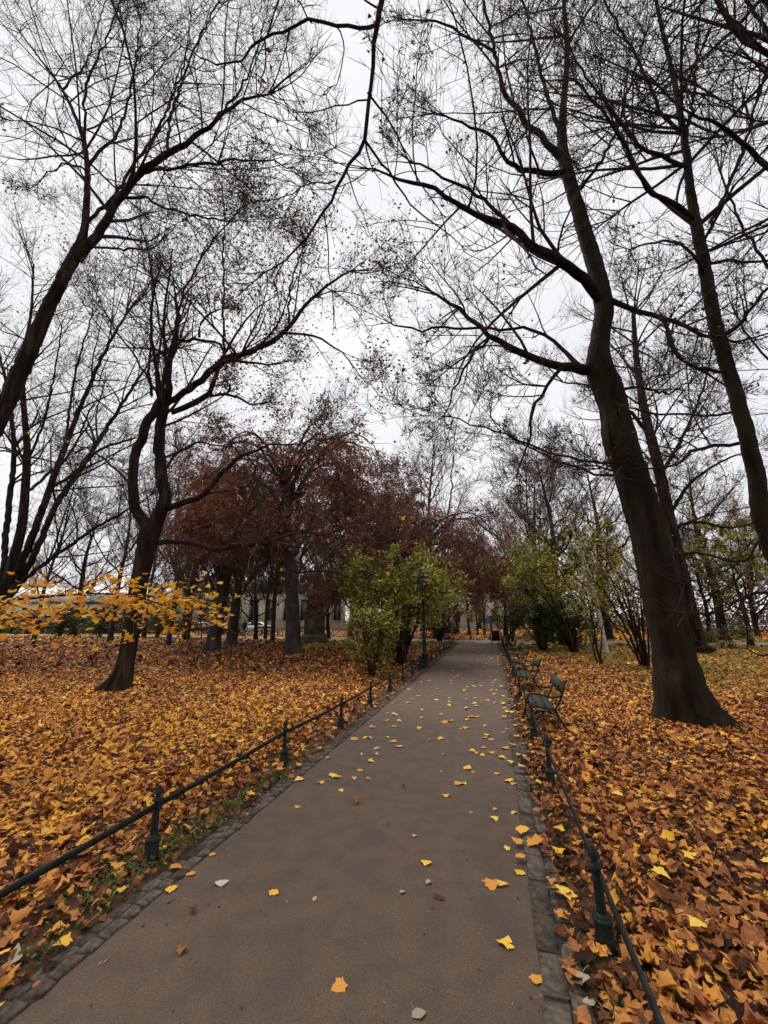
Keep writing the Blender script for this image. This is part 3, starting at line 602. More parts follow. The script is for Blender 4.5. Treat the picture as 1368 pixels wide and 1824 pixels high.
# ================================================================== BENCHES
def bench(label):
    """local frame: x = along the bench, -y = front (towards the path)"""
    root = thing('park_bench', (0, 0, 0), label, 'bench', 'green benches along the right of the path')
    Lb = 1.35
    for i, (yy, zz) in enumerate([(-0.215, 0.43), (-0.062, 0.42), (0.09, 0.40)]):
        g = Geo(); box_geo(g, (0, yy, zz), (Lb + 0.1, 0.122, 0.035), 0, 0.97); link('seat_plank', g.mesh('seat_plank', BENCHW), root)
    g = Geo(); V0 = np.array([[-.5, -.5, -.5], [.5, -.5, -.5], [.5, .5, -.5], [-.5, .5, -.5], [-.5, -.5, .5], [.5, -.5, .5], [.5, .5, .5], [-.5, .5, .5]]) * [Lb + 0.1, 0.03, 0.20]
    a = R_(-18); V0[:, 1:] = V0[:, 1:] @ np.array([[math.cos(a), math.sin(a)], [-math.sin(a), math.cos(a)]])
    g.add(V0 + [0, 0.305, 0.79], [[[0, 3, 2, 1], [4, 5, 6, 7], [0, 1, 5, 4], [1, 2, 6, 5], [2, 3, 7, 6], [3, 0, 4, 7]]])
    link('back_plank', g.mesh('back_plank', BENCHW), root)
    cc = lambda pts: catmull([[*p, 0.01] for p in pts], 0.03)[:, :3]
    for sx in (-Lb / 2 + 0.06, Lb / 2 - 0.06):
        g = Geo()
        rod_geo(g, cc([(sx, -0.34, 0.0), (sx, -0.30, 0.06), (sx, -0.265, 0.2), (sx, -0.27, 0.40), (sx, -0.30, 0.55), (sx, -0.27, 0.63)]), 0.017)
        rod_geo(g, cc([(sx, 0.36, 0.0), (sx, 0.30, 0.08), (sx, 0.20, 0.25), (sx, 0.17, 0.38), (sx, 0.22, 0.47), (sx, 0.29, 0.62), (sx, 0.345, 0.80), (sx, 0.38, 0.90), (sx, 0.42, 0.915)]), 0.018)
        rod_geo(g, cc([(sx, -0.27, 0.40), (sx, -0.05, 0.395), (sx, 0.17, 0.38)]), 0.016)
        rod_geo(g, cc([(sx, -0.26, 0.22), (sx, -0.1, 0.33), (sx, 0.06, 0.33), (sx, 0.21, 0.22)]), 0.012)
        fr = link('side_frame', g.mesh('side_frame', IRON, smooth=True), root)
        g = Geo(); rod_geo(g, cc([(sx, -0.30, 0.55), (sx, -0.285, 0.625), (sx, -0.22, 0.655), (sx, -0.08, 0.64), (sx, 0.06, 0.605), (sx, 0.18, 0.60), (sx, 0.285, 0.63)]), 0.018)
        link('armrest', g.mesh('armrest', IRON, smooth=True), fr)
    g = Geo(); rod_geo(g, [(-Lb / 2 + .06, 0.2, 0.25), (Lb / 2 - .06, 0.2, 0.25)], 0.010); link('stretcher', g.mesh('stretcher', IRON), root)
    return root
ord_ = ['nearest green park bench with iron armrests beside the right fence', 'second nearest green park bench along the right of the path', 'third green park bench from the camera on the right', 'fourth green park bench from the camera on the right', 'fifth green park bench from the camera on the right', 'sixth green park bench from the camera on the right', 'seventh green park bench from the camera on the right', 'farthest green park bench of the row near the path crossing']
b0 = bench(ord_[0])
for i, y in enumerate([7.35, 10.75, 14.1, 17.5, 20.8, 24.1, 27.0, 29.6]):
    b = b0 if i == 0 else copy_tree(b0)
    b['label'] = ord_[i]; b.scale = (.82, .84, .77); b.location = (XR(y) + 0.56, y - .12, 0.0); b.rotation_euler = (0, 0, math.pi / 2 + PANG - math.pi + R_(0))
for (x, y, rz, lab) in [(4.3, 37.4, 0.35, 'bench with pale top edge beyond the path crossing near the lamp post'), (-13.5, 46.4, 0.28, 'bench beyond the crossing path behind the two walkers'), (-17.0, 47.4, 0.28, 'bench left of the two walkers beyond the crossing path'), (-8.6, 44.6, 0.28, 'bench right of the two walkers beyond the crossing path')]:
    b = copy_tree(b0); b['label'] = lab; b['group'] = 'benches beyond the crossing path'; b.location = (x, y, 0); b.rotation_euler = (0, 0, -rz); b.scale = (1.6, 1.1, 1.1)

# ================================================================== LAMPS
GLASS = plain('lantern_glass', (0.09, 0.09, 0.075), 0.2, spec=0.4)
def lamp(label):
    root = thing('street_lamp', (0, 0, 0), label, 'street lamp', 'iron street lamps')
    link('pole', lathe_geo(Geo(), [(0.125, 0), (0.125, 0.05), (0.11, 0.06), (0.105, 0.42), (0.115, 0.44), (0.115, 0.47), (0.085, 0.50), (0.07, 0.56), (0.062, 0.9), (0.068, 0.92), (0.068, 0.95), (0.047, 0.98), (0.038, 2.35), (0.05, 2.37), (0.05, 2.40), (0.034, 2.43), (0.030, 2.68), (0.045, 2.70)], S=14).mesh('pole', IRON, smooth='auto'), root)
    g = Geo(); rod_geo(g, [(-0.26, 0, 2.78), (0.26, 0, 2.78)], 0.014); link('ladder_bar', g.mesh('ladder_bar', IRON), root)
    ln = link('lantern', lathe_geo(Geo(), [(0.085, 2.70), (0.085, 2.73), (0.16, 3.08), (0.16, 3.10)], S=6).mesh('lantern_glass', GLASS), root)
    g = Geo()
    for k in range(6):
        a = k * math.pi / 3; c, s = math.cos(a), math.sin(a); rod_geo(g, [(0.088 * c, 0.088 * s, 2.70), (0.164 * c, 0.164 * s, 3.10)], 0.009, 4)
    link('lantern_frame', g.mesh('lantern_frame', IRON), ln)
    link('cap', lathe_geo(Geo(), [(0.185, 3.095), (0.19, 3.115), (0.12, 3.22), (0.05, 3.27), (0.03, 3.31), (0.04, 3.34), (0.005, 3.40)], S=6).mesh('cap', IRON), ln)
    return root
lp = lamp('dark iron street lamp standing beside the left fence'); lp.location = (1.42, 14.94, 0); lp.rotation_euler = (0, 0, 0.2)
for (px, py, s, lab) in [(904, 1146, 1.05, 'slender iron lamp post by the last benches on the right'), (914.5, 1143, 0.95, 'thin iron lamp post right of the one by the last benches')]:
    l2 = copy_tree(lp); p = G(px, py); l2.location = p; l2.scale = (s, s, s); l2['label'] = lab

# ================================================================== TREES
BIG = dict(dens=2.4, len1=(1.3, 4.2), trunk_from=0.45, trunk_dens=1.0, limb_from=0.12, noise=0.085, trop1=(0.0, 0.10), ang1=(30, 75), cull=True,
           levels=[(7.5, (0.25, 0.65), (30, 70), 5, (0.0, 0.13), 0.0060), (5.4, (0.35, 0.85), (30, 70), 4, (0.02, 0.20), 0.0048), (0.9, (0.5, 1.0), (20, 45), 2, (0.2, 0.2), 0.0040)])
def W(*a): return ('w',) + a

# --- the big leaning tree on the right
rg = np.random.default_rng(101); Y = 7.35
b = G(1222, 1284); b[2] = 0
T = limbs_px([
    [W(b[0] + .06, b[1], -0.05, .66), W(b[0] + .03, b[1], 0.10, .56), W(b[0] - .0, b[1], 0.40, .48), (1197, 1150, Y, 92), (1176, 1050, Y, 88), (1160, 970, Y, 84), (1138, 890, Y, 80), (1119, 830, Y, 74), (1103, 778, Y, 76), (1095, 735, Y, 64), (1082, 690, Y, 66), (1068, 655, Y, 60), (1068, 610, Y, 44), (1076, 550, Y, 42), (1064, 490, Y + .1, 38), (1046, 430, Y + .2, 34), (1026, 360, Y + .3, 29), (1010, 305, Y + .4, 27), (1001, 255, Y + .5, 22), (1004, 180, Y + .6, 15), (1010, 90, Y + .7, 11), (1004, 0, Y + .8, 8), (995, -120, Y + .9, 5)],
    [(1066, 655, Y, 36), (1040, 658, Y, 30), (1000, 650, Y - .1, 22), (950, 636, Y - .2, 18), (905, 617, Y - .4, 16), (870, 598, Y - .6, 12), (835, 568, Y - .8, 10), (800, 543, Y - 1.0, 8), (770, 520, Y - 1.2, 5)],
    [(872, 600, Y - .6, 8), (835, 640, Y - .7, 7), (815, 680, Y - .8, 5), (792, 738, Y - .9, 3)],
    [(1030, 650, Y - .1, 14), (1000, 618, Y + .2, 10), (950, 590, Y + .4, 8), (890, 587, Y + .6, 7), (810, 582, Y + .9, 6), (735, 585, Y + 1.2, 5), (690, 572, Y + 1.4, 3)],
    [(1078, 545, Y, 28), (1040, 500, Y - .3, 26), (1000, 468, Y - .6, 24), (955, 447, Y - .9, 20), (912, 405, Y - 1.2, 18), (850, 382, Y - 1.5, 13), (795, 352, Y - 1.8, 10), (735, 325, Y - 2.1, 8), (690, 312, Y - 2.3, 5), (640, 300, Y - 2.5, 3)],
    [(912, 405, Y - 1.2, 11), (870, 360, Y - 1.1, 9), (850, 350, Y - 1.0, 8), (790, 315, Y - 1.1, 6), (730, 290, Y - 1.2, 4)],
    [(1074, 530, Y, 18), (1110, 546, Y - .2, 15), (1165, 560, Y - .3, 14), (1200, 572, Y - .4, 13), (1250, 598, Y - .5, 11), (1310, 610, Y - .7, 7), (1380, 590, Y - .9, 5)],
    [(1180, 564, Y - .3, 10), (1195, 600, Y - .2, 9), (1215, 640, Y - .1, 8), (1250, 660, Y, 7), (1300, 690, Y + .2, 5)],
    [(1012, 308, Y + .4, 16), (970, 308, Y + .2, 14), (930, 302, Y, 12), (905, 285, Y - .2, 10), (880, 250, Y - .4, 8), (840, 225, Y - .7, 6), (790, 205, Y - 1, 4)],
    [(1008, 285, Y + .4, 18), (975, 255, Y + .4, 16), (945, 225, Y + .3, 14), (912, 185, Y + .2, 12), (893, 145, Y + .1, 10), (878, 80, Y, 8), (862, 0, Y - .1, 6), (850, -90, Y - .2, 4)],
    [(1000, 250, Y + .5, 12), (985, 200, Y + .6, 10), (968, 150, Y + .7, 9), (952, 80, Y + .8, 7), (925, -20, Y + .9, 5)],
    [(1024, 350, Y + .3, 10), (1060, 300, Y + .5, 9), (1095, 240, Y + .8, 8), (1120, 160, Y + 1.1, 6), (1150, 60, Y + 1.4, 4)],
    [(1000, 655, Y - .1, 11), (975, 690, Y - .2, 9), (950, 730, Y - .3, 8), (945, 775, Y - .35, 6), (920, 850, Y - .4, 3)],
    [(1112, 822, Y, 9), (1050, 822, Y - .3, 7), (980, 806, Y - .6, 6), (900, 775, Y - 1.0, 5), (800, 742, Y - 1.4, 3)],
    [(1118, 852, Y, 9), (1060, 845, Y + .4, 7), (990, 820, Y + .8, 6), (930, 790, Y + 1.2, 4)],
    [(1096, 700, Y, 10), (1140, 690, Y + .6, 8), (1190, 700, Y + 1.3, 6), (1230, 680, Y + 2.0, 4)],
    [(884, 95, Y, 7), (840, 70, Y - .3, 6), (790, 40, Y - .6, 5), (730, 35, Y - .9, 3)]], th=(.86, .74), rng=rg)
right_tree = place_tree('maple_tree', grow(T, dict(BIG, trunk_from=.72), rg), b, 'tall bare tree with thick leaning trunk right of the benches', BARKM, rg,
    fol=dict(levels=[2, 3], n=1500, size=.075, mat=LEAFB, tone=(.35, .2)))

# --- second tree at the right edge
rg = np.random.default_rng(102); Y = 6.6
b = np.array([7.2, 6.9, 0.])
T = limbs_px([
    [W(7.25, 6.9, -.05, .45), W(7.2, 6.9, .2, .36), W(7.0, 6.8, 1.2, .27), (1366, 955, Y, 56), (1345, 840, Y, 50), (1312, 705, Y, 44), (1277, 592, Y, 40), (1256, 480, Y, 36), (1241, 405, Y, 32), (1228, 330, Y + .1, 25), (1218, 240, Y + .2, 20), (1200, 140, Y + .3, 15), (1172, 20, Y + .4, 10), (1150, -90, Y + .5, 6)],
    [(1258, 500, Y, 12), (1230, 455, Y - .2, 0.1 + 10), (1190, 430, Y - .4, 8), (1120, 445, Y - .8, 5)],
    [(1240, 395, Y, 20), (1205, 370, Y - .2, 18), (1165, 345, Y - .4, 15), (1140, 320, Y - .6, 13), (1115, 265, Y - .8, 11), (1070, 195, Y - 1.1, 8), (1020, 140, Y - 1.4, 5)],
    [(1222, 295, Y + .1, 16), (1190, 285, Y - .1, 14), (1140, 258, Y - .3, 12), (1105, 215, Y - .4, 9), (1060, 160, Y - .6, 7), (1000, 60, Y - .8, 5)],
    [(1216, 235, Y + .2, 13), (1180, 205, Y + .2, 11), (1155, 150, Y + .2, 10), (1115, 70, Y + .1, 8), (1060, -30, Y, 6)],
    [(1222, 250, Y + .2, 12), (1235, 170, Y + .4, 10), (1240, 90, Y + .6, 8), (1250, -20, Y + .8, 6)],
    [(1285, 600, Y, 18), (1320, 572, Y - .2, 15), (1345, 540, Y - .4, 13), (1380, 500, Y - .6, 11), (1450, 420, Y - .9, 8)],
    [(1262, 415, Y, 13), (1290, 350, Y + .2, 12), (1315, 290, Y + .4, 11), (1345, 190, Y + .6, 9), (1380, 80, Y + .8, 7)],
    [(1248, 440, Y, 11), (1280, 380, Y - .3, 10), (1310, 330, Y - .6, 9), (1370, 260, Y - 1.0, 7)],
    [(1262, 470, Y, 12), (1300, 462, Y - .1, 11), (1350, 470, Y - .2, 9), (1420, 465, Y - .3, 7)],
    [(1295, 660, Y, 13), (1262, 658, Y - .2, 12), (1225, 650, Y - .4, 10), (1200, 625, Y - .6, 8), (1185, 590, Y - .8, 6)],
    [(1315, 790, Y, 14), (1270, 795, Y - .2, 13), (1235, 805, Y - .4, 12), (1195, 828, Y - .7, 9), (1150, 836, Y - .9, 6), (1080, 830, Y - 1.2, 3)],
    [(1320, 730, Y, 10), (1280, 742, Y + .3, 9), (1225, 740, Y + .6, 8), (1150, 735, Y + 1, 6), (1080, 720, Y + 1.4, 4)],
    [(1368, 930, Y, 10), (1335, 990, Y - .2, 8), (1300, 1010, Y - .3, 7), (1260, 1030, Y - .5, 5), (1215, 1040, Y - .7, 3)],
    [(1395, 1045, Y - .5, 14), (1365, 1056, Y - .6, 13), (1330, 1062, Y - .7, 11), (1305, 1078, Y - .8, 9), (1292, 1090, Y - .9, 7), (1255, 1092, Y - 1.0, 5), (1222, 1094, Y - 1.1, 3)],
    [(1330, 1060, Y - .7, 6), (1318, 1030, Y - .75, 5), (1298, 1003, Y - .8, 4)],
    [(1420, 1158, Y - .4, 8), (1368, 1166, Y - .6, 7), (1342, 1163, Y - .7, 6), (1332, 1145, Y - .75, 5), (1330, 1125, Y - .8, 4), (1326, 1090, Y - .8, 3)],
    [W(6.75, 6.7, 1.0, .05), (1420, 1158, Y - .4, 9)],
    [W(6.9, 6.75, 1.7, .06), (1395, 1045, Y - .5, 15)]], th=(.68, .62), rng=rg)
place_tree('maple_tree', grow(T, dict(BIG, trunk_from=.4, zmin=3.6), rg), b, 'bare tree leaning in at the right edge of the picture', BARKM, rg, fol=dict(levels=[2, 3], n=1000, size=.07, mat=LEAFB, tone=(.35, .2)))

# --- tree outside the right edge, its limbs reaching in
rg = np.random.default_rng(103); Y = 5.6
b = np.array([9.4, 5.2, 0.])
T = limbs_px([
    [W(9.4, 5.2, -.05, .5), W(9.4, 5.2, .3, .38), W(9.3, 5.2, 4, .32), W(9.0, 5.3, 8, .25), W(8.6, 5.5, 12, .17), W(8.2, 5.6, 16, .08)],
    [W(8.95, 5.3, 8.3, .16), (1420, 320, Y, 26), (1368, 292, Y, 22), (1335, 265, Y, 18), (1300, 235, Y - .1, 15), (1265, 215, Y - .2, 11), (1215, 190, Y - .4, 8), (1150, 140, Y - .6, 5)],
    [W(8.8, 5.4, 10., .14), (1430, 160, Y, 20), (1368, 60, Y, 14), (1330, 0, Y, 10), (1290, -60, Y, 6)],
    [W(9.1, 5.25, 6.5, .12), (1440, 560, Y + .6, 18), (1368, 470, Y + .8, 12), (1320, 400, Y + 1, 9), (1280, 300, Y + 1.2, 6)],
    [W(9.2, 5.25, 5.0, .10), (1460, 700, Y + 1.2, 14), (1368, 640, Y + 1.6, 9), (1310, 560, Y + 2, 6)]], th=(.8, .6), rng=rg)
place_tree('maple_tree', grow(T, dict(BIG, dens=1.5, trunk_from=.5, endn=4), rg), b, 'tree beyond the right edge whose heavy limbs enter at upper right', BARK, rg)

# --- the tree behind the camera whose long branch hangs in from the top
rg = np.random.default_rng(104)
b = np.array([2.4, -3.4, 0.])
T = limbs_px([
    [W(2.4, -3.4, -.05, .5), W(2.4, -3.4, .3, .4), W(2.3, -3.3, 4, .33), W(2.2, -3.1, 8, .26), W(2.0, -2.9, 12, .18), W(1.9, -2.7, 16, .08)],
    [W(2.2, -3.1, 7.8, .17), W(1.6, -1.6, 10.2, .13), W(.8, .6, 11.4, .10), W(.2, 2.4, 10.9, .075), (684, -40, 3.5, 19), (677, 20, 3.7, 17), (667, 80, 3.9, 14), (661, 150, 4.1, 12), (650, 245, 4.4, 12), (622, 295, 4.5, 10), (600, 335, 4.6, 9), (576, 378, 4.7, 8), (545, 425, 4.8, 7), (508, 465, 4.9, 5.5), (470, 490, 5, 4.5), (420, 530, 5.1, 3)],
    [(648, 247, 4.4, 8), (680, 290, 4.5, 7), (705, 325, 4.6, 6), (735, 365, 4.7, 5), (775, 400, 4.8, 4), (830, 445, 4.9, 2.5)],
    [(670, 45, 3.8, 11), (640, 48, 3.9, 10), (600, 46, 4.0, 9.5), (550, 38, 4.1, 9), (505, 55, 4.2, 8), (470, 68, 4.3, 7.5), (445, 85, 4.4, 7), (430, 110, 4.5, 6), (385, 112, 4.6, 5), (340, 90, 4.7, 4), (290, 60, 4.8, 2.5)],
    [(475, 66, 4.3, 6), (492, 20, 4.2, 5.5), (505, -30, 4.1, 5)],
    [(555, 40, 4.1, 5), (535, 10, 4.2, 4.5), (515, -30, 4.3, 3.5)],
    [(515, 52, 4.2, 4.5), (512, 90, 4.3, 4), (518, 140, 4.4, 3.5), (530, 180, 4.45, 3), (552, 232, 4.5, 2)],
    [(600, 48, 4.0, 4.5), (612, 72, 4.05, 4), (608, 105, 4.1, 3.5), (605, 140, 4.15, 3), (590, 155, 4.2, 2)],
    [(472, 70, 4.3, 5), (476, 110, 4.35, 4.5), (468, 140, 4.4, 4), (460, 168, 4.4, 3)],
    [(430, 112, 4.5, 4.5), (440, 130, 4.55, 4), (452, 142, 4.6, 3), (490, 175, 4.6, 2)],
    [(655, 178, 4.2, 5), (620, 185, 4.3, 4), (575, 195, 4.4, 3.5), (540, 200, 4.5, 2.5)],
    [(598, 322, 4.6, 5), (575, 324, 4.7, 4.5), (555, 325, 4.75, 4), (520, 345, 4.8, 3.5), (495, 355, 4.9, 3), (445, 360, 5, 2)],
    [(555, 325, 4.75, 3.5), (525, 310, 4.7, 3), (490, 290, 4.7, 2)],
    [(577, 378, 4.7, 4.5), (582, 420, 4.75, 4), (588, 480, 4.8, 3.5), (594, 550, 4.85, 2)],
    [(505, 468, 4.9, 4), (490, 500, 4.95, 3.5), (500, 560, 5, 2.5)],
    [(655, 165, 4.2, 7), (690, 205, 4.3, 6), (720, 270, 4.4, 5), (750, 330, 4.5, 4), (790, 385, 4.6, 2.5)]], rng=rg, wob=.012)
T = [(P, Rr * np.where(P[:, 1] > 3.2, .72, 1.0)) for P, Rr in T]
SP8 = dict(dens=.75, len1=(.25, .9), trunk_from=.6, limb_from=.3, noise=.14, trop1=(0, .05), endn=2, clear=2.5,
           levels=[(2.0, (.3, .6), (30, 70), 5, (0, .1), .0035), (1.0, (.4, .7), (25, 60), 4, (.05, .15), .003), (.6, (.4, .7), (25, 60), 3, (.05, .15), .0025)])
place_tree('overhanging_tree', grow(T, SP8, rg), b, 'tree behind the viewer whose long dark branch hangs from the top centre', BARK, rg)

# --- crooked forked tree on the left lawn
rg = np.random.default_rng(105); Y = 10.3
b = G(213, 1230); b[2] = 0
T = limbs_px([
    [W(b[0] - .10, b[1], -.05, .62), W(b[0] - .06, b[1], .08, .46), W(b[0], b[1], .3, .36), (226, 1175, Y, 47), (236, 1110, Y, 46), (248, 1040, Y, 47), (260, 985, Y, 50), (268, 945, Y, 56), (272, 925, Y, 44)],
    [(268, 945, Y, 40), (250, 920, Y - .05, 34), (239, 885, Y - .1, 30), (236, 845, Y - .1, 28), (244, 800, Y - .1, 27), (258, 768, Y - .1, 27), (275, 735, Y - .1, 26), (288, 712, Y, 24), (285, 702, Y, 15)],
    [(275, 935, Y, 46), (290, 895, Y, 38), (288, 845, Y + .1, 36), (282, 800, Y + .1, 31), (286, 760, Y + .1, 30), (293, 720, Y, 27), (300, 690, Y, 22), (302, 645, Y, 16), (312, 600, Y, 13), (316, 560, Y, 12), (312, 520, Y, 6)],
    [(290, 725, Y, 18), (325, 700, Y - .1, 19), (360, 675, Y - .2, 18), (400, 642, Y - .4, 17), (440, 628, Y - .6, 15), (485, 608, Y - .8, 13), (515, 580, Y - 1.0, 11), (545, 545, Y - 1.2, 9), (580, 512, Y - 1.4, 7), (630, 480, Y - 1.6, 4)],
    [(305, 735, Y, 16), (345, 720, Y + .1, 17), (372, 700, Y + .2, 15), (385, 670, Y + .3, 12), (400, 645, Y + .3, 10), (440, 645, Y + .4, 7), (480, 650, Y + .5, 5)],
    [(365, 705, Y + .2, 8), (400, 703, Y + .1, 8), (425, 708, Y, 7), (445, 718, Y, 6), (470, 718, Y, 4)],
    [(404, 700, Y + .1, 6), (410, 688, Y + .1, 7), (406, 682, Y + .1, 3)],
    [(298, 905, Y, 22), (330, 895, Y - .2, 18), (365, 880, Y - .3, 16), (390, 848, Y - .5, 14), (420, 820, Y - .7, 12), (445, 808, Y - .8, 9), (480, 795, Y - 1, 6), (540, 790, Y - 1.3, 4)],
    [(440, 812, Y - .8, 6), (455, 835, Y - .8, 5), (440, 870, Y - .7, 3)],
    [(272, 965, Y, 18), (300, 966, Y - .1, 16), (340, 966, Y - .3, 13), (378, 977, Y - .5, 15), (430, 971, Y - .8, 13), (475, 968, Y - 1.0, 11), (492, 958, Y - 1.1, 8), (530, 948, Y - 1.3, 6), (590, 950, Y - 1.5, 3)],
    [(488, 965, Y - 1.1, 9), (500, 985, Y - 1.1, 8), (512, 1010, Y - 1.15, 7), (532, 1022, Y - 1.2, 5), (580, 1018, Y - 1.4, 4), (630, 1030, Y - 1.6, 2.5)],
    [(316, 605, Y, 9), (345, 605, Y - .2, 9), (370, 607, Y - .3, 8), (390, 615, Y - .3, 7), (400, 640, Y - .4, 6)],
    [(355, 600, Y - .2, 8), (357, 575, Y - .2, 7), (375, 560, Y - .3, 6), (400, 548, Y - .5, 3)],
    [(270, 705, Y, 9), (268, 640, Y + .2, 7), (270, 560, Y + .4, 6), (268, 470, Y + .6, 4), (250, 400, Y + .8, 3)],
    [(282, 850, Y, 10), (310, 815, Y + .6, 8), (350, 790, Y + 1.2, 6), (400, 795, Y + 1.8, 4)],
    [(232, 860, Y, 9), (200, 830, Y + .4, 7), (160, 800, Y + .8, 5), (120, 790, Y + 1.2, 3)],
    [(400, 645, Y - .4, 8), (398, 560, Y - .3, 6), (398, 470, Y - .2, 5), (400, 380, Y, 3)],
    [(500, 595, Y - .9, 7), (560, 600, Y - 1.1, 6), (610, 630, Y - 1.3, 4), (650, 680, Y - 1.4, 2.5)],
    [(312, 590, Y, 7), (330, 520, Y - .4, 6), (370, 440, Y - .8, 5), (430, 370, Y - 1.2, 3)],
    [(515, 578, Y - 1, 6), (520, 500, Y - .8, 5), (545, 430, Y - .6, 3)],
    [(285, 710, Y, 8), (250, 650, Y - .5, 6), (200, 580, Y - 1, 5), (160, 520, Y - 1.4, 3)]], th=(.72, .66), rng=rg)
trL = grow(T, dict(BIG, dens=2.4, trunk_from=.95, limb_from=.2, noise=.10), rg, trunk_n=2)
tL = place_tree('forked_tree', trL, b, 'crooked dark tree forking low on the left leaf lawn', BARK, rg, amp=.07,
    fol=dict(levels=[2, 3], n=22000, size=.075, mat=LEAFB, spread=.22, tone=(.45, .2), where=lambda Q: np.random.default_rng(1).random(len(Q)) < np.clip((Q[:, 2] - 6.0) / 3.5, .06, 1) * np.clip((Q[:, 0] + 8.5) / 4.5, .2, 1)))
link('foliage', foliage(trL, b, [2, 3], 260, .075, LEAFO, rg, 'forked_tree_golden_leaves', (.5, .2), MID, where=lambda Q: (Q[:, 2] < 9)), tL)

# --- tall leaning tree entering at the left edge
rg = np.random.default_rng(106); Y = 9.0
b = np.array([-10.6, 9.0, 0.])
T = limbs_px([
    [W(-10.65, 9, -.05, .6), W(-10.6, 9, .3, .46), W(-10.2, 9, 3, .38), (-5, 750, Y, 66), (40, 655, Y, 60), (78, 565, Y, 50), (108, 505, Y, 44), (134, 455, Y, 42), (146, 425, Y, 30), (153, 385, Y, 24), (156, 320, Y + .1, 20), (151, 260, Y + .2, 16), (135, 210, Y + .3, 13), (108, 155, Y + .4, 10), (75, 110, Y + .5, 7), (30, 50, Y + .6, 4)],
    [(138, 462, Y, 36), (165, 430, Y, 32), (195, 385, Y - .1, 27), (220, 345, Y - .2, 26), (250, 308, Y - .3, 23), (300, 275, Y - .5, 20), (345, 245, Y - .7, 16), (385, 212, Y - .9, 12), (430, 180, Y - 1.1, 9), (490, 165, Y - 1.3, 5)],
    [(150, 400, Y, 14), (180, 375, Y + .1, 13), (205, 345, Y + .2, 12), (235, 300, Y + .3, 10), (270, 250, Y + .4, 9), (300, 190, Y + .5, 7), (330, 110, Y + .6, 5), (340, 20, Y + .7, 3)],
    [(155, 300, Y + .1, 13), (175, 270, Y + .2, 11), (205, 245, Y + .3, 10), (225, 190, Y + .4, 8), (240, 120, Y + .4, 6), (250, 30, Y + .5, 4)],
    [(153, 262, Y + .2, 10), (150, 200, Y, 9), (158, 140, Y - .2, 8), (185, 80, Y - .4, 6), (215, 0, Y - .6, 4)],
    [(112, 160, Y + .4, 8), (125, 140, Y + .6, 7), (150, 120, Y + .8, 6), (170, 60, Y + 1, 4), (195, -20, Y + 1.2, 3)],
    [(300, 275, Y - .5, 11), (300, 220, Y - .4, 9), (320, 160, Y - .3, 8), (345, 90, Y - .2, 6), (390, 0, Y, 4)],
    [(215, 355, Y - .2, 12), (250, 350, Y - .5, 10), (300, 372, Y - .9, 8), (370, 388, Y - 1.3, 6), (440, 395, Y - 1.7, 3)],
    [(250, 308, Y - .3, 11), (310, 300, Y - .6, 9), (370, 290, Y - .9, 8), (430, 285, Y - 1.2, 6), (500, 290, Y - 1.5, 4), (540, 310, Y - 1.7, 3)],
    [(165, 440, Y, 9), (200, 442, Y - .4, 8), (250, 445, Y - .8, 7), (280, 440, Y - 1.0, 5), (290, 425, Y - 1.1, 3)],
    [(154, 305, Y, 8), (130, 295, Y - .3, 7), (95, 300, Y - .6, 5), (65, 330, Y - .8, 3)],
    [(150, 250, Y + .2, 8), (120, 240, Y - .2, 6), (70, 220, Y - .6, 5), (20, 215, Y - 1, 3)],
    [(384, 212, Y - .9, 8), (420, 170, Y - .8, 7), (450, 110, Y - .7, 5), (470, 40, Y - .6, 3)]], th=(.58, .58), rng=rg)
place_tree('leaning_tree', grow(T, dict(BIG, trunk_from=.6), rg), b, 'tall bare tree leaning in from the left edge above the yellow leaves', BARK, rg, amp=.06,
    fol=dict(levels=[2, 3], n=1500, size=.075, mat=LEAFB, tone=(.3, .2), where=lambda Q: Q[:, 2] < 15.5))

# --- multi-stemmed tree at the left edge
rg = np.random.default_rng(107); Y = 21.
b = np.array([-20.6, 21., 0.])
st = lambda *p: [W(b[0], b[1], -.05, .62), W(b[0] + .05, b[1], .8, .5)] + list(p)
T = limbs_px([
    st((2, 1060, Y, 34), (20, 1010, Y, 30), (38, 940, Y, 27), (45, 870, Y, 24), (48, 800, Y, 20), (42, 720, Y, 16), (40, 640, Y, 12), (55, 560, Y, 8), (60, 470, Y, 5)),
    st((14, 1050, Y, 30), (35, 1010, Y - .3, 28), (60, 950, Y - .5, 25), (85, 880, Y - .7, 22), (118, 790, Y - .9, 17), (150, 710, Y - 1, 13), (185, 630, Y - 1.1, 10), (230, 550, Y - 1.2, 6)),
    st((25, 1045, Y, 26), (60, 990, Y + .4, 22), (100, 900, Y + .7, 19), (140, 840, Y + .9, 17), (185, 770, Y + 1.2, 13), (230, 700, Y + 1.5, 9), (270, 640, Y + 1.8, 5)),
    st((28, 1050, Y, 18), (70, 1010, Y - .6, 15), (120, 975, Y - 1.0, 12), (170, 940, Y - 1.4, 10), (222, 912, Y - 1.8, 7), (270, 880, Y - 2, 4)),
    st((0, 1040, Y, 22), (10, 960, Y + .2, 20), (18, 880, Y + .4, 18), (25, 800, Y + .6, 15), (15, 700, Y + .8, 11), (-10, 600, Y + 1, 7)),
    [(90, 870, Y - .7, 13), (130, 845, Y - .6, 11), (180, 800, Y - .5, 9), (240, 780, Y - .3, 6)],
    [(45, 880, Y, 11), (80, 850, Y + .8, 10), (130, 800, Y + 1.6, 8), (160, 730, Y + 2.2, 5)],
    [(118, 790, Y - .9, 10), (125, 720, Y - 1.2, 8), (140, 640, Y - 1.4, 6), (165, 560, Y - 1.6, 4)],
    [(46, 830, Y, 10), (75, 760, Y - .5, 8), (95, 680, Y - 1, 6), (110, 580, Y - 1.4, 4)]], th=(.68, .62), rng=rg)
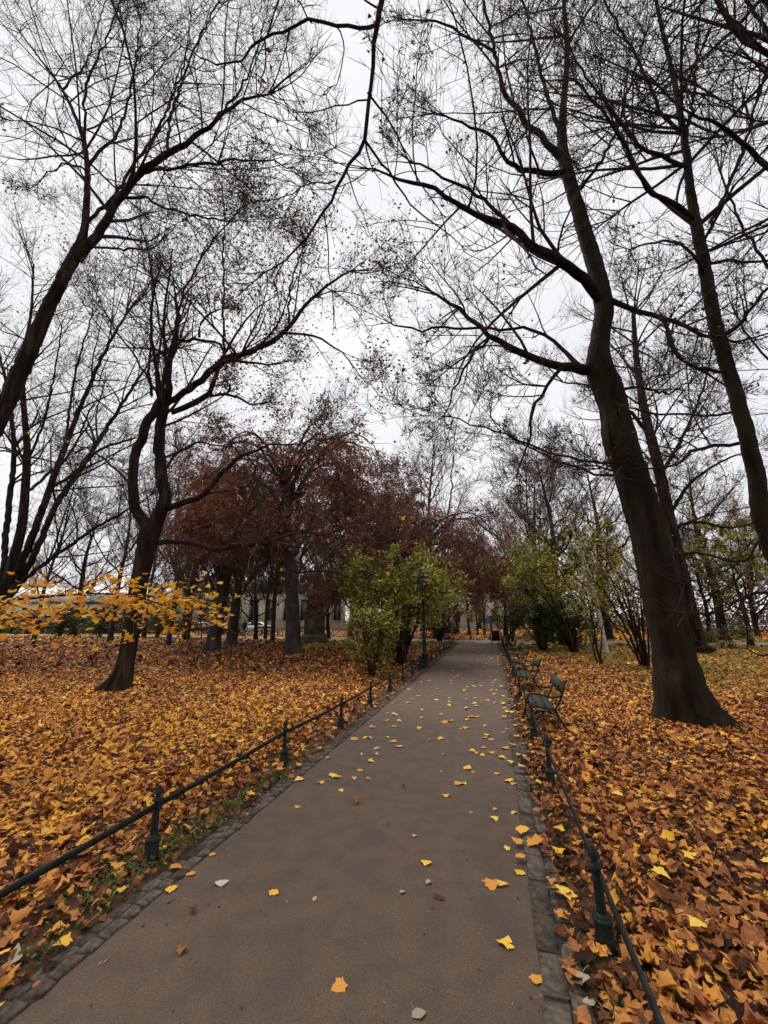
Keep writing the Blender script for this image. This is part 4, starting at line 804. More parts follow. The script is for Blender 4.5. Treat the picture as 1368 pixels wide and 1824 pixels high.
place_tree('multistem_tree', grow(T, dict(BIG, dens=1.6, len1=(1.3, 4.5), trunk_from=.4, limb_from=.25), rg, trunk_n=5), b, 'many stemmed dark tree fanning up at the far left edge', BARK, rg, trunk_n=5,
    fol=dict(levels=[2, 3], n=3500, size=.11, mat=LEAFB, tone=(.42, .2)))

# --- young maple outside the left edge with golden leaves
rg = np.random.default_rng(108)
b = np.array([-7.3, 5.6, 0.])
Y = 5.2
T = limbs_px([
    [W(-7.3, 5.6, -.05, .12), W(-7.25, 5.6, .2, .085), W(-7.1, 5.55, 1.2, .07), W(-7.0, 5.5, 2.4, .055), W(-6.9, 5.5, 3.6, .035), W(-6.8, 5.5, 4.6, .015)],
    [W(-7.1, 5.55, 1.35, .04), (-90, 1085, Y + .2, 12), (0, 1072, Y + .1, 9), (90, 1062, Y, 7), (180, 1058, Y - .1, 5), (270, 1062, Y - .2, 4), (340, 1066, Y - .3, 3), (395, 1085, Y - .4, 2)],
    [W(-7.1, 5.55, 1.15, .035), (-100, 1120, Y + .3, 9), (-10, 1105, Y + .3, 7), (60, 1100, Y + .3, 5), (140, 1092, Y + .3, 4), (210, 1098, Y + .3, 3), (260, 1110, Y + .3, 2)],
    [(170, 1060, Y - .1, 4), (200, 1040, Y, 3.5), (225, 1026, Y, 3), (240, 1028, Y, 2)],
    [(240, 1062, Y - .2, 3), (290, 1078, Y - .5, 3), (330, 1095, Y - .7, 2.5), (385, 1112, Y - .9, 2), (400, 1120, Y - .9, 1.5)],
    [(330, 1066, Y - .3, 2.5), (325, 1100, Y - .35, 2), (318, 1130, Y - .4, 1.5)],
    [(110, 1095, Y + .3, 3), (120, 1120, Y + .3, 2), (105, 1150, Y + .3, 1.5)],
    [(190, 1095, Y + .3, 3), (175, 1130, Y + .25, 2), (170, 1168, Y + .2, 1.5)],
    [(20, 1072, Y + .1, 4), (60, 1045, Y + .1, 3), (110, 1036, Y + .1, 2)]], rng=rg, wob=.008)
SPM = dict(dens=3.2, len1=(.18, .5), trunk_from=.35, limb_from=.25, noise=.1, trop1=(0, 0), upb=.4, endn=2, clear=2.5,
           levels=[(2.2, (.4, .8), (25, 60), 4, (0, 0), .0025), (1.0, (.4, .8), (25, 60), 3, (0, 0), .002)])
trM = grow(T, SPM, rg)
tM = place_tree('young_maple', trM, b, 'young maple beyond the left edge with golden leaves on spreading branches', BARK, rg, fine=False)
Q = []
for (px, py, sx, sy, n) in [(300, 1068, 48, 18, 95), (345, 1085, 32, 16, 50), (250, 1085, 40, 16, 50), (90, 1072, 60, 14, 70), (30, 1090, 40, 20, 45), (170, 1062, 50, 15, 45), (205, 1030, 22, 8, 20), (120, 1095, 60, 12, 30), (385, 1105, 10, 12, 10), (318, 1125, 14, 8, 12), (225, 1138, 12, 5, 6), (172, 1152, 6, 9, 4), (105, 1150, 10, 10, 4), (40, 1118, 30, 10, 14), (70, 1040, 30, 8, 12)]:
    for k in range(int(n * 1.5)): Q.append(U(px + rg.normal(0, sx), py - 4 + rg.normal(0, sy * .95), Y + rg.normal(0, .28)))
Q = np.array(Q); rg.shuffle(Q)
ml = []
for v in range(5):
    rr = np.random.default_rng(300 + v); V, f, m = leaves(np.zeros((1, 3)), np.ones(1), np.array([[0, 0, 1.]]), np.array([0.]), MAPLE, rr, .45, jag=.05)
    g = Geo(); g.add(V, f, np.full(len(V), [.2, .42, .6, .75, .95][v])); ml.append(g.mesh('maple_leaf', LEAFO, attr=True))
for i, q in enumerate(Q[:300]):
    o = link('leaf', ml[int(rg.integers(0, 5))], tM, q - b - np.array([0, 0, .04])); s = rg.uniform(.042, .095); o.scale = (s, s, s)
    o.rotation_euler = (rg.normal(.45, .3), rg.normal(0, .35), rg.uniform(0, 6.28))
n = len(Q) - 300
if n > 0:
    g = Geo(); nn = rg.normal(0, .4, (n, 3)); nn[:, 2] = 1; V, f, m = leaves(Q[300:] - b, rg.uniform(.055, .085, n), nn, rg.uniform(0, 6.28, n), MAPLE, rg, .45)
    g.add(V, f, np.repeat(rg.uniform(.1, 1, n), m)); tag(link('more_leaves', g.mesh('more_leaves', LEAFO, attr=True), tM), kind='stuff')

# --- weeping copper beeches
def weeping(name, base, h, rad, crown_low, lean, label, seed, nl, r0=.34, spread=(1, 1), cx=(0, 0), leafn=30000, size=.10):
    rg = np.random.default_rng(seed); b = np.array([base[0], base[1], 0.]); limbs = []
    top = np.array([b[0] + lean, b[1], h * .82])
    ln = catmull([[*b - [0, 0, .05], r0 * 1.7], [b[0], b[1], .25, r0 * 1.15], [b[0] + lean * .1, b[1], h * .15, r0 * .95], [b[0] + lean * .4, b[1], h * .4, r0 * .7], [b[0] + lean * .7, b[1] + .2, h * .62, r0 * .45], [*top, r0 * .15]], .3)
    limbs.append((ln[:, :3], ln[:, 3]))
    for k in range(nl):
        t = rg.uniform(.3, .95); i = int(t * (len(ln) - 1)); p = ln[i, :3]; a = k * 2.4 + rg.normal(0, .3); R1 = rad * rg.uniform(.6, 1.0) * (1.15 - .55 * max(0, t - .45))
        dx = np.array([math.cos(a) * spread[0], math.sin(a) * spread[1], 0]); zt = h * (1.0 - .30 * rg.random() * (R1 / rad)); zt = max(p[2] + .5, min(zt, p[2] + R1 * .9))
        e = np.array([cx[0], cx[1], 0])
        q = catmull([[*p, .10], [*(p + dx * R1 * .3 + e * .3 + UP * (zt - p[2]) * .7), .075], [*(p + dx * R1 * .65 + e * .7 + UP * (zt - p[2])), .05], [*(p + dx * R1 * .95 + e + UP * (zt - p[2] - .6)), .03], [*(p + dx * R1 * 1.08 + e + UP * (zt - p[2] - 2.0)), .012]], .35)
        q[1:-1, :3] += rg.normal(0, .05, (len(q) - 2, 3)); limbs.append((q[:, :3], q[:, 3]))
    sp = dict(dens=1.6, len1=(.8, 2.2), trunk_from=.5, limb_from=.2, noise=.10, trop1=(.0, -.28), upb=.1, endn=4,
              levels=[(4.5, (.5, 1.1), (20, 70), 4, (-.15, -.7), .008), (4, (.35, .8), (15, 60), 2, (-.5, -.5), .007)])
    tr = grow(limbs, sp, rg); t = place_tree(name, tr, b, label, BARKG, rg, twig=TWIGR, group=None,
        fol=dict(levels=[1, 2], n=leafn, size=size, mat=LEAFC, tone=(.5, .27), hang=.6, flat=.0, where=lambda Q: Q[:, 2] > crown_low + .8 * np.sin(Q[:, 0] * 1.7)))
    return t
weeping('copper_beech', (-4.47, 20.98), 12.6, 5.0, 4.5, -1.2, 'weeping copper beech with grey trunk behind the left lawn', 41, 30, .36, leafn=92000, size=.112)
weeping('copper_beech', (-9.2, 22.85), 9.4, 3.4, 4.9, .9, 'copper beech with flared grey trunk left of the pedestal', 42, 20, .36, leafn=38000)
weeping('copper_beech', (-10.46, 29.09), 12.0, 4.0, 5.4, .3, 'dark straight trunked copper beech left of the two walkers', 43, 20, .34, leafn=36000)
weeping('copper_beech', (1.3, 26.5), 9.0, 5.2, 2.2, .4, 'lower copper beech drooping behind the olive shrub by the lamp', 44, 28, .3, leafn=75000, size=.11, spread=(1.05, .9))

# --- leafy shrubs and small trees
def shrub(name, base, stems, h, rad, label, seed, leafm, n, size, tone=(.5, .25), lean=(0, 0), r0=.05, cat='shrub', bark=BARK, outline=KITE, dens=2.2, low=.25, group=None, z0=0., up=.05):
    rg = np.random.default_rng(seed); b = np.array([base[0], base[1], 0.]); limbs = []
    for k in range(stems):
        a = k * 2.4 + rg.normal(0, .4); rr = rad * rg.uniform(.25, .95); hh = h * rg.uniform(.65, 1.) * (1.1 - .35 * rr / rad)
        e = np.array([math.cos(a) * rr + lean[0] * rg.uniform(.5, 1.1), math.sin(a) * rr + lean[1], hh])
        s = np.array([math.cos(a), math.sin(a), 0]) * .10 * min(1, rad)
        q = catmull([[*(b + s - [0, 0, .03]), r0 * 1.2], [*(b + s + e * [.2, .2, .35]), r0 * .85], [*(b + s + e * [.55, .55, .72]), r0 * .5], [*(b + s + e), r0 * .18]], .2)
        q[1:-1, :3] += rg.normal(0, .02, (len(q) - 2, 3)); limbs.append((q[:, :3], q[:, 3]))
    sp = dict(dens=dens, len1=(.3 * rad ** .5, .9 * rad ** .5), trunk_from=low, limb_from=low, noise=.14, trop1=(up, up), upb=.2, endn=3,
              levels=[(4, (.35, .8), (25, 70), 4, (0, .05), .005), (3, (.4, .8), (25, 70), 2, (0, .05), .005)])
    tr = grow(limbs, sp, rg, trunk_n=stems)
    return place_tree(name, tr, b, label, bark, rg, cat, group, trunk_n=1, fine=False, fol=dict(levels=[0, 1, 2], n=n, size=size, mat=leafm, tone=tone, outline=outline, flat=1.1, where=(lambda Q: Q[:, 2] > z0)) if n else None)
shrub('olive_tree_shrub', (.6, 16.4), 15, 4.3, 2.45, 'rounded yellow green leafy small tree behind the street lamp', 53, LEAFG, 14500, .12, (.60, .25), (0, 0), .06, low=.32, z0=1.35, up=-.06, dens=3.2)
shrub('olive_undergrowth', (-.35, 12.7), 14, 1.75, .62, 'dense low green bush beside the left fence before the lamp', 52, LEAFG, 3600, .095, (.55, .22), low=.05, r0=.02, dens=4)
shrub('dark_yew_bush', (4.4, 33.5), 14, 2.6, 1.6, 'dark reddish bush behind the far bench with pale top edge', 54, LEAFC, 6000, .12, (.2, .15), low=.1)
shrub('green_bush', (5.4, 36.2), 8, 1.2, .9, 'small round green bush at the far side of the crossing', 55, LEAFD, 2200, .12, (.6, .2), low=.1, r0=.02)
shrub('evergreen_bush', (8.4, 22.4), 16, 2.4, 1.35, 'dark dense evergreen bush right of the bench row', 56, LEAFD, 8000, .11, (.6, .25), low=.05, dens=4)
shrub('evergreen_bush', (10.6, 24.0), 14, 2.2, 1.2, 'green bush behind the white birch trunk', 57, LEAFD, 6000, .12, (.65, .2), low=.05, dens=4)
shrub('leaning_shrub_tree', (9.6, 21.5), 7, 5.4, 2.6, 'olive shrub tree leaning left over the bench row', 58, LEAFG, 8000, .12, (.5, .25), (-2.4, 0), .07, low=.3, z0=1.4)
shrub('leaning_shrub_tree', (7.9, 15.8), 4, 3.2, .8, 'thin stemmed yellow leaved shrub left of the birch', 59, LEAFY, 700, .10, (.55, .25), (-.5, 0), .03, low=.3)
shrub('fan_stem_shrub', (9.1, 15.0), 13, 4.8, 1.7, 'shrub with many fanned bare stems and yellow leaves beside the thick trunk', 60, LEAFY, 1900, .10, (.55, .25), (-1.3, 0), .035, low=.35, z0=1.0)
shrub('yellow_green_bush', (11.6, 39.0), 12, 3.4, 2.4, 'bright yellow green bush behind the thin lamp posts', 61, LEAFY, 5000, .16, (.5, .2), low=.1)
shrub('yellow_green_bush', (12.2, 27.5), 10, 4.2, 2.2, 'olive yellow bush behind the leaning shrub tree', 62, LEAFY, 5000, .13, (.4, .25), low=.2)
shrub('grassy_bush', (19.6, 24.4), 12, 1.2, 1.7, 'low spreading green bush right of the thick trunk', 63, LEAFD, 2600, .12, (.8, .2), low=.1, r0=.015)
for i, (x, y, h, rad, lab, lm, tn) in enumerate([(-27., 40, 2.6, 1.8, 'round green bush near the white roofed pavilion', LEAFD, .6), (-22.0, 41, 3.0, 1.6, 'taller olive bush right of the pavilion corner', LEAFG, .4), (-33., 43, 2.2, 2.0, 'low hedge bush in front of the pavilion wall', LEAFD, .7), (-38.5, 42, 2.4, 1.8, 'leftmost hedge bush by the pavilion', LEAFG, .5)]):
    shrub('hedge_bush', (x, y), 12, h, rad, lab, 70 + i, lm, 4000, .16, (tn, .25), low=.05, r0=.03)

# --- leaning white birch, trunk behind the thick tree
rg = np.random.default_rng(110); Y = 19.5
b = G(1082, 1170); b[2] = 0
T = limbs_px([[W(*b[:2], -.05, .17), W(*b[:2], .25, .14), (1072, 1120, Y, 11), (1062, 1070, Y, 10), (1044, 1010, Y, 9), (1020, 945, Y, 6), (1000, 900, Y, 4), (985, 860, Y, 2)],
    [(1040, 1000, Y, 4), (1000, 940, Y + .5, 3), (990, 880, Y + 1, 2)]], th=(.75, .6), rng=rg)
place_tree('birch_tree', grow(T, dict(BIG, dens=1.8, trunk_from=.5, trop1=(0, -.05)), rg), b, 'slim white barked birch leaning left beyond the benches', BARKB, rg, twig=TWIGR)
rg = np.random.default_rng(111); Y = 20.5
b = G(1243, 1165); b[2] = 0
T = limbs_px([[W(b[0] + .2, b[1], -.05, .7), W(b[0], b[1], .4, .52), (1225, 1080, Y, 36), (1208, 1000, Y, 32), (1190, 920, Y, 28), (1172, 830, Y, 24), (1150, 740, Y, 19), (1135, 650, Y, 14), (1128, 560, Y, 9)],
    [(1190, 920, Y, 13), (1230, 860, Y - .8, 10), (1290, 820, Y - 1.4, 7), (1340, 800, Y - 2, 4)], [(1195, 940, Y, 12), (1240, 930, Y + 1, 10), (1300, 940, Y + 2, 7), (1350, 930, Y + 3, 4)],
    [(1175, 850, Y, 12), (1215, 780, Y + .5, 10), (1250, 700, Y + 1, 7), (1270, 620, Y + 1.5, 4)], [(1160, 780, Y, 11), (1110, 720, Y - .5, 9), (1060, 690, Y - 1, 6), (1000, 680, Y - 1.5, 4)],
    [(1205, 990, Y, 9), (1250, 985, Y - 1, 8), (1310, 1000, Y - 2, 5), (1360, 990, Y - 3, 3)], [(1180, 870, Y, 9), (1130, 850, Y + 1, 7), (1060, 830, Y + 2, 5), (1000, 830, Y + 3, 3)]], th=(.85, .7), rng=rg)
place_tree('leaning_tree', grow(T, dict(BIG, dens=2.0, len1=(1.2, 4.2), trunk_from=.45), rg), b, 'dark leaning tree half hidden behind the thick right trunk', BARK, rg, fol=dict(levels=[2, 3], n=2200, size=.11, mat=LEAFY, tone=(.3, .2), where=lambda Q: Q[:, 2] < 8))

# ================================================================== BACKGROUND TREES
def generic(h, r0, rad, cb, nl, seed, up=.6, dens=1.1, noise=.1, twr=.011, levels=None, len1=(1.2, 3.8), lean=0.0, fork=False):
    rg = np.random.default_rng(seed); ln = catmull([[0, 0, -.05, r0 * 1.7], [0, 0, .35, r0 * 1.1], [rg.normal(0, .1), rg.normal(0, .1), h * .3, r0 * .85], [lean * .5 + rg.normal(0, .3), rg.normal(0, .3), h * .6, r0 * .5], [lean + rg.normal(0, .4), rg.normal(0, .4), h, r0 * .1]], .5)
    limbs = [(ln[:, :3], ln[:, 3])]
    for k in range(nl):
        t = cb + (.92 - cb) * (k + rg.random()) / nl; i = int(t * (len(ln) - 1)); p = ln[i, :3]; a = k * 2.4 + rg.normal(0, .4)
        R1 = rad * (1.1 - .75 * (t - cb) / (1 - cb)) * rg.uniform(.7, 1.1); dx = np.array([math.cos(a), math.sin(a), 0]); zz = R1 * up * rg.uniform(.7, 1.5); rr = max(.03, ln[i, 3] * .5)
        q = catmull([[*p, rr], [*(p + dx * R1 * .3 + UP * zz * .25), rr * .75], [*(p + dx * R1 * .65 + UP * zz * .7), rr * .5], [*(p + dx * R1 + UP * zz * 1.25), rr * .2]], .5)
        q[1:-1, :3] += rg.normal(0, .08, (len(q) - 2, 3)); limbs.append((q[:, :3], q[:, 3]))
    sp = dict(dens=dens, len1=len1, trunk_from=max(.3, cb), limb_from=.15, noise=noise, trop1=(.02, .1), endn=4, clear=-1,
              levels=levels or [(6, (.3, .7), (25, 65), 4, (.02, .14), twr), (5, (.4, .85), (25, 60), 2, (.15, .15), twr * .85)])
    return grow(limbs, sp, rg)
Z3 = np.zeros(3)
VAR = {}
def variant(key, tr, bark, twig, seed, fol=None):
    rg = np.random.default_rng(seed)
    VAR[key] = [('trunk', limb_mesh(tr, Z3, bark, rg, key + '_trunk', False)), ('branches', twig_mesh(tr, Z3, twig, key + '_branches', (4, 3, 3, 3)))]
    if fol: VAR[key].append(('foliage', foliage(tr, Z3, rng=rg, name=key + '_foliage', **fol)))
variant('upright', generic(19, .32, 4.6, .22, 16, 201, up=1.5), BARKG, TWIGR, 1)
variant('spreading', generic(15, .34, 6.0, .25, 14, 202, up=.7), BARK, TWIGR, 2, dict(levels=[2], n=2500, size=.16, mat=LEAFB, tone=(.35, .2)))
variant('slender', generic(14, .17, 3.2, .28, 13, 203, up=1.0, dens=1.3), BARKG, TWIGR, 3)
variant('brownleaf', generic(12, .22, 4.2, .22, 14, 204, up=.8), BARK, TWIGR, 4, dict(levels=[1, 2], n=9000, size=.17, mat=LEAFC, tone=(.5, .25)))
variant('oliveleaf', generic(8.5, .16, 3.6, .22, 13, 205, up=.6), BARK, TWIG, 5, dict(levels=[1, 2], n=8000, size=.17, mat=LEAFG, tone=(.55, .25)))
variant('yellowleaf', generic(7.5, .13, 3.2, .22, 13, 206, up=.7), BARK, TWIG, 6, dict(levels=[1, 2], n=3800, size=.15, mat=LEAFY, tone=(.5, .25)))
rb = np.random.default_rng(77)
def put(key, x, y, s, label, group=None, rz=None, sz=1.0):
    t = thing({'upright': 'upright_tree', 'spreading': 'spreading_tree', 'slender': 'slender_tree', 'brownleaf': 'brown_leaved_tree', 'oliveleaf': 'olive_leaved_tree', 'yellowleaf': 'yellow_leaved_tree'}[key], (x, y, 0), label, 'tree', group, rb.uniform(0, 6.28) if rz is None else rz)
    t.scale = (s, s, s * sz)
    for nm, me in VAR[key]: link(nm, me, t)
    return t
def gx(px, Y): return (px - 684) / F * (Y * CP - CH * SP)
for key, px, Y, s, lab in [
    ('upright', 778, 38, .98, 'tall bare upright tree against the sky above the path crossing'),
    ('spreading', 965, 34, .9, 'bare spreading tree above the row of benches'), ('spreading', 1000, 29, .9, 'reddish bare tree behind the leaning birch'),
    ('slender', 975, 38, 1.25, 'slender bare tree behind the olive shrub tree'), ('spreading', 1085, 36, 1.05, 'bare tree left of the thick leaning trunk'),
    ('slender', 915, 45, .85, 'thin bare tree behind the last benches'), ('slender', 836, 47, .8, 'leftmost of three trunks beyond the crossing'),
    ('slender', 851, 48, .75, 'middle of three trunks beyond the crossing'), ('slender', 863, 46, .75, 'rightmost of three trunks beyond the crossing'),
    ('spreading', 1290, 34, 1.0, 'bare tree right of the half hidden leaning tree'), ('brownleaf', 1350, 42, 1.0, 'brown leaved tree at the far right edge'),
    ('oliveleaf', 1265, 31, .95, 'olive leaved tree right of the thick trunk'), ('yellowleaf', 1340, 27, 1.0, 'yellow leaved small tree near the right edge'),
    ('spreading', 1180, 44, 1.1, 'bare tree directly behind the thick leaning trunk'), ('yellowleaf', 1060, 30, 1.0, 'yellowish tree above the green bush behind the birch'),
    ('oliveleaf', 985, 31, .95, 'olive leaved tree behind the evergreen bush'), ('oliveleaf', 900, 37, .9, 'olive leaved tree over the thin lamp posts'),
    ('slender', 195, 33, 1.1, 'thin grey leaning tree between the left edge and forked tree'), ('spreading', 130, 46, 1.0, 'bare tree behind the pavilion roof'),
    ('slender', 255, 40, 1.05, 'thin tree right behind the forked tree'), ('spreading', 330, 36, .95, 'bare tree right of the forked tree'),
    ('slender', 300, 29, .9, 'dark trunk right of the forked tree near the walkers'), ('oliveleaf', 455, 36, 1.0, 'olive leaved tree under the beech crowns left'),
    ('slender', 485, 34, 1.0, 'pale trunk between the beeches behind the lawn'), ('oliveleaf', 585, 38, 1.0, 'olive leaved tree behind the stone pedestal'),
    ('slender', 472, 37, .9, 'leaning dark trunk beside the pale one'), ('brownleaf', 625, 35, .95, 'brown leaved tree right of the stone pedestal'),
    ('brownleaf', 700, 42, .95, 'brown leaved tree far behind the olive shrub'), ('oliveleaf', 330, 41, .85, 'olive tree beside the beige building'),
    ('spreading', 640, 50, 1.15, 'bare tree far behind the copper beeches'), ('upright', 395, 48, .8, 'upright bare tree above the beige building'),
    ('brownleaf', 815, 52, 1.0, 'rust brown tree left of the three trunks'), ('slender', 60, 36, 1.0, 'thin bare tree behind the many stemmed tree')]:
    put(key, gx(px, Y), Y, s, lab)
ORD = 'first second third fourth fifth sixth seventh eighth ninth tenth eleventh twelfth thirteenth fourteenth fifteenth sixteenth seventeenth eighteenth nineteenth twentieth'.split()
for i in range(26):
    Y = rb.uniform(64, 105); px = -60 + 1480 * (i + rb.random()) / 26; k = ['spreading', 'slender', 'brownleaf', 'slender'][i % 4]
    put(k, gx(px, Y), Y, rb.uniform(.8, 1.05), '%s tree from the %s in the far row behind the park' % (ORD[min(i, 25 - i)], 'left' if i < 13 else 'right'), 'far row of trees')
# pine with dark tufted crown
rg = np.random.default_rng(120); x0 = gx(722, 44)
tr = generic(17, .26, 3.0, .6, 14, 207, up=.25, dens=1.6, twr=.012)
t = thing('pine_tree', (x0, 44, 0), 'dark green pine crown left of the tall upright bare tree', 'tree')
link('trunk', limb_mesh(tr, Z3, BARK, rg, 'pine_trunk', False), t); link('branches', twig_mesh(tr, Z3, TWIG, 'pine_branches', (4, 3, 3)), t)
link('foliage', foliage(tr, Z3, [1, 2], 9000, .22, LEAFD, rg, 'pine_foliage', (.3, .2), spread=.12), t)
# far hedge belts
def hedge(name, x0, x1, y, h, n, label, mat, tone, seed):
    r = np.random.default_rng(seed); x = r.uniform(x0, x1, n); hh = h * (.75 + .25 * np.sin(x * .9 + seed) * np.sin(x * .37)); z = hh * r.random(n) ** .8
    Q = np.c_[x, y + r.normal(0, .8, n), z]; nn = r.normal(0, 1, (n, 3)); V, f, m = leaves(Q, r.uniform(.25, .5, n), nn, r.uniform(0, 6.28, n), KITE, r, .4)
    g = Geo(); g.add(V, f, np.repeat(np.clip(r.normal(tone, .25, n), 0, 1), m)); return tag(link(name, g.mesh(name, mat, attr=True)), label, 'hedge', kind='stuff')
hedge('hedge', -60, -24, 52, 2.2, 6000, 'dark hedge before the white roofed pavilion', LEAFD, .5, 1)
hedge('hedge', 22, 80, 60, 3.4, 7000, 'dark hedge across the far right', LEAFD, .35, 2)
hedge('thicket', 25, 74, 49, 6.2, 8000, 'brownish thicket behind the right lawn', LEAFB, .55, 4)

# ================================================================== BUILDINGS
PLB = noisemat('plaster_beige', [(0.3, (0.50, 0.44, 0.35)), (0.7, (0.68, 0.61, 0.50))], .8, .9, .15, 6)
PLY = noisemat('plaster_cream', [(0.3, (0.60, 0.55, 0.44)), (0.7, (0.76, 0.70, 0.58))], .7, .9, .1, 6)
ROOFW = noisemat('roof_pale_metal', [(0.3, (0.48, 0.50, 0.53)), (0.7, (0.68, 0.70, 0.72))], .5, .5)
ROOFD = plain('roof_brown_tile', (0.14, 0.07, 0.05), .8)
PANE = plain('window_glass', (0.03, 0.035, 0.04), .12, spec=.6); FRM = plain('window_frame', (0.30, 0.27, 0.22), .6)
def building(name, x0, x1, y, dpt, h, storeys, nwin, wall, roof, rh, label, rz=0.0):
    root = thing(name, ((x0 + x1) / 2, y, 0), label, 'building', None, rz); wd = x1 - x0
    g = Geo(); box_geo(g, (0, dpt / 2, h / 2), (wd, dpt, h)); wl = link('wall', g.mesh('wall', wall), root)
    g = Geo(); box_geo(g, (0, dpt / 2, h - .15), (wd + .5, dpt + .5, .28)); link('cornice', g.mesh('cornice', STONEW), root)
    g = Geo(); V = np.array([[-wd / 2 - .4, -.4, h], [wd / 2 + .4, -.4, h], [wd / 2 + .4, dpt + .4, h], [-wd / 2 - .4, dpt + .4, h], [-wd / 2 + 1, dpt / 2, h + rh], [wd / 2 - 1, dpt / 2, h + rh]])
    g.add(V, [[[0, 1, 5, 4], [2, 3, 4, 5]], [[1, 2, 5], [3, 0, 4]], [[3, 2, 1, 0]]]); link('roof', g.mesh('roof', roof), root)
    sh = h / storeys; ww, wh = wd / nwin * .42, sh * .52
    gp = Geo(); box_geo(gp, (0, 0, 0), (ww, .06, wh)); mp_ = gp.mesh('window_pane', PANE)
    gf = Geo()
    for dx, dz, a, c in [(0, wh / 2 + .06, ww + .3, .14), (0, -wh / 2 - .08, ww + .4, .16), (-ww / 2 - .06, 0, .14, wh), (ww / 2 + .06, 0, .14, wh), (0, 0, .06, wh), (0, wh * .15, ww, .06)]: box_geo(gf, (dx, -.04, dz), (a, .1, c))
    mf = gf.mesh('window_frame', FRM)
    for s_ in range(storeys):
        for k in range(nwin):
            o = link('window', mp_, root, (-wd / 2 + (k + .5) * wd / nwin, -.035, s_ * sh + sh * .52)); link('frame', mf, o, (0, -.03, 0))
    return root
building('stone_building', -34, -6, 64, 9, 6.0, 1, 11, PLB, ROOFD, 2.2, 'beige stone building seen between trunks behind the two walkers', .1)
building('cream_building', 1, 34, 92, 10, 9.5, 2, 12, PLY, ROOFD, 3, 'cream building glimpsed beyond the path crossing')
building('pavilion', -66, -27.5, 55, 10, 4.0, 1, 9, PLB, ROOFW, 2.2, 'low pavilion with pale metal roof behind the golden leaves', .06)

# ================================================================== PEDESTAL
root = thing('stone_pedestal', (-5.15, 31.2, 0), 'weathered square stone pedestal behind the grey beech trunk', 'pedestal', None, .15)
for nm, (sx, z0, z1, tp) in [('step', (2.1, 0, .28, 1)), ('plinth', (1.85, .28, .62, .94)), ('die', (1.5, .62, 2.05, .97)), ('cornice', (1.75, 2.05, 2.28, 1)), ('upper_block', (1.15, 2.28, 3.3, .92)), ('cap', (1.3, 3.3, 3.48, 1))]:
    g = Geo(); box_geo(g, (0, 0, (z0 + z1) / 2), (sx, sx, z1 - z0), 0, tp); link(nm, g.mesh(nm, STONEW), root)
g = Geo(); lathe_geo(g, [(.42, 3.48), (.40, 3.6), (.30, 3.75), (.26, 4.4), (.30, 4.5), (.36, 4.56)], S=12); link('column_stump', g.mesh('column_stump', STONEW), root)

# ================================================================== CARS
def car(label, loc, rz, col):
    root = thing('parked_car', loc, label, 'car', None, rz); pm = plain('car_paint_' + label[:6].replace(' ', '_'), col, .3, spec=.6, var=.05)
    prof = [(-2.05, .35), (-2.1, .62), (-1.95, .86), (-1.0, .95), (-.45, 1.36), (.75, 1.42), (1.5, 1.02), (2.0, .92), (2.1, .6), (2.05, .32)]
    def loft(pr, hw, inset):
        n = len(pr); V = []
        for x, z in pr:
            k = hw - inset * max(0, (z - .9) / .5); V += [(x, -k, z), (x, k, z)]
        f = [[2 * i, 2 * ((i + 1) % n), 2 * ((i + 1) % n) + 1, 2 * i + 1] for i in range(n)]
        return Geo().add(V, [f, [[2 * i for i in range(n)][::-1]], [[2 * i + 1 for i in range(n)]]])
    link('body', loft(prof, .86, .16).mesh('body', pm), root)
    gl = [(-.9, .97), (-.42, 1.31), (.72, 1.36), (1.32, 1.03)]
    link('side_windows', loft(gl, .872, .168).mesh('side_windows', PANE), root)
    tyre = plain('tyre_rubber', (.02, .02, .02), .8)
    for x in (-1.3, 1.32):
        for y in (-.8, .8):
            g = Geo(); lathe_geo(g, [(.18, -.1), (.31, -.1), (.32, -.05), (.32, .05), (.31, .1), (.18, .1)], S=14); me = g.mesh('wheel', tyre); o = link('wheel', me, root, (x, y, .32)); o.rotation_euler = (R_(90), 0, 0)
            g = Geo(); lathe_geo(g, [(.17, -.105), (.05, -.112), (.05, .112), (.17, .105)], S=10); link('rim', g.mesh('rim', ROOFW), o)
    return root
car('white car parked behind the two walkers', (gx(452, 53), 53, 0), .1, (.75, .76, .77))
car('dark green car parked left of the two walkers', (gx(356, 54), 54, 0), .1, (.03, .05, .045))
car('white car parked at the far right edge', (gx(1345, 56), 56, 0), -.1, (.72, .73, .75))
car('silver car left of the white one at the far right', (gx(1290, 58), 58, 0), -.1, (.5, .51, .53))

# ================================================================== BANNER, NOTICE STAND
m, t_, b_ = newmat('blue_white_print'); c = node(t_, 'ShaderNodeTexCoord'); sx_ = node(t_, 'ShaderNodeSeparateXYZ'); t_.links.new(c.outputs['Object'], sx_.inputs[0])
rp = ramp(t_, [(0.0, (.75, .78, .85)), (.45, (.45, .55, .80)), (.55, (.06, .13, .45)), (.9, (.05, .10, .40))]); t_.links.new(sx_.outputs['Z'], rp.inputs[0]); t_.links.new(rp.outputs[0], b_.inputs['Base Color'])
Y = 50.; x = gx(870.5, Y); root = thing('poster_panel', (x, Y, 0), 'blue and white poster panel beyond the path crossing', 'poster')
g = Geo(); box_geo(g, (0, 0, .5), (.62, .05, 1.0)); o = link('panel', g.mesh('panel', m), root, (0, 0, .55)); o.scale = (1, 1, 1.35)
g = Geo()
for sx in (-.36, .36): box_geo(g, (sx, 0, 1.0), (.06, .08, 2.0))
box_geo(g, (0, 0, 1.97), (.78, .09, .06)); link('frame', g.mesh('frame', IRON), root)
p = G(884, 1147); root = thing('notice_stand', p, 'slim iron notice stand with flat roof at the end of the benches', 'notice stand', None, .2)
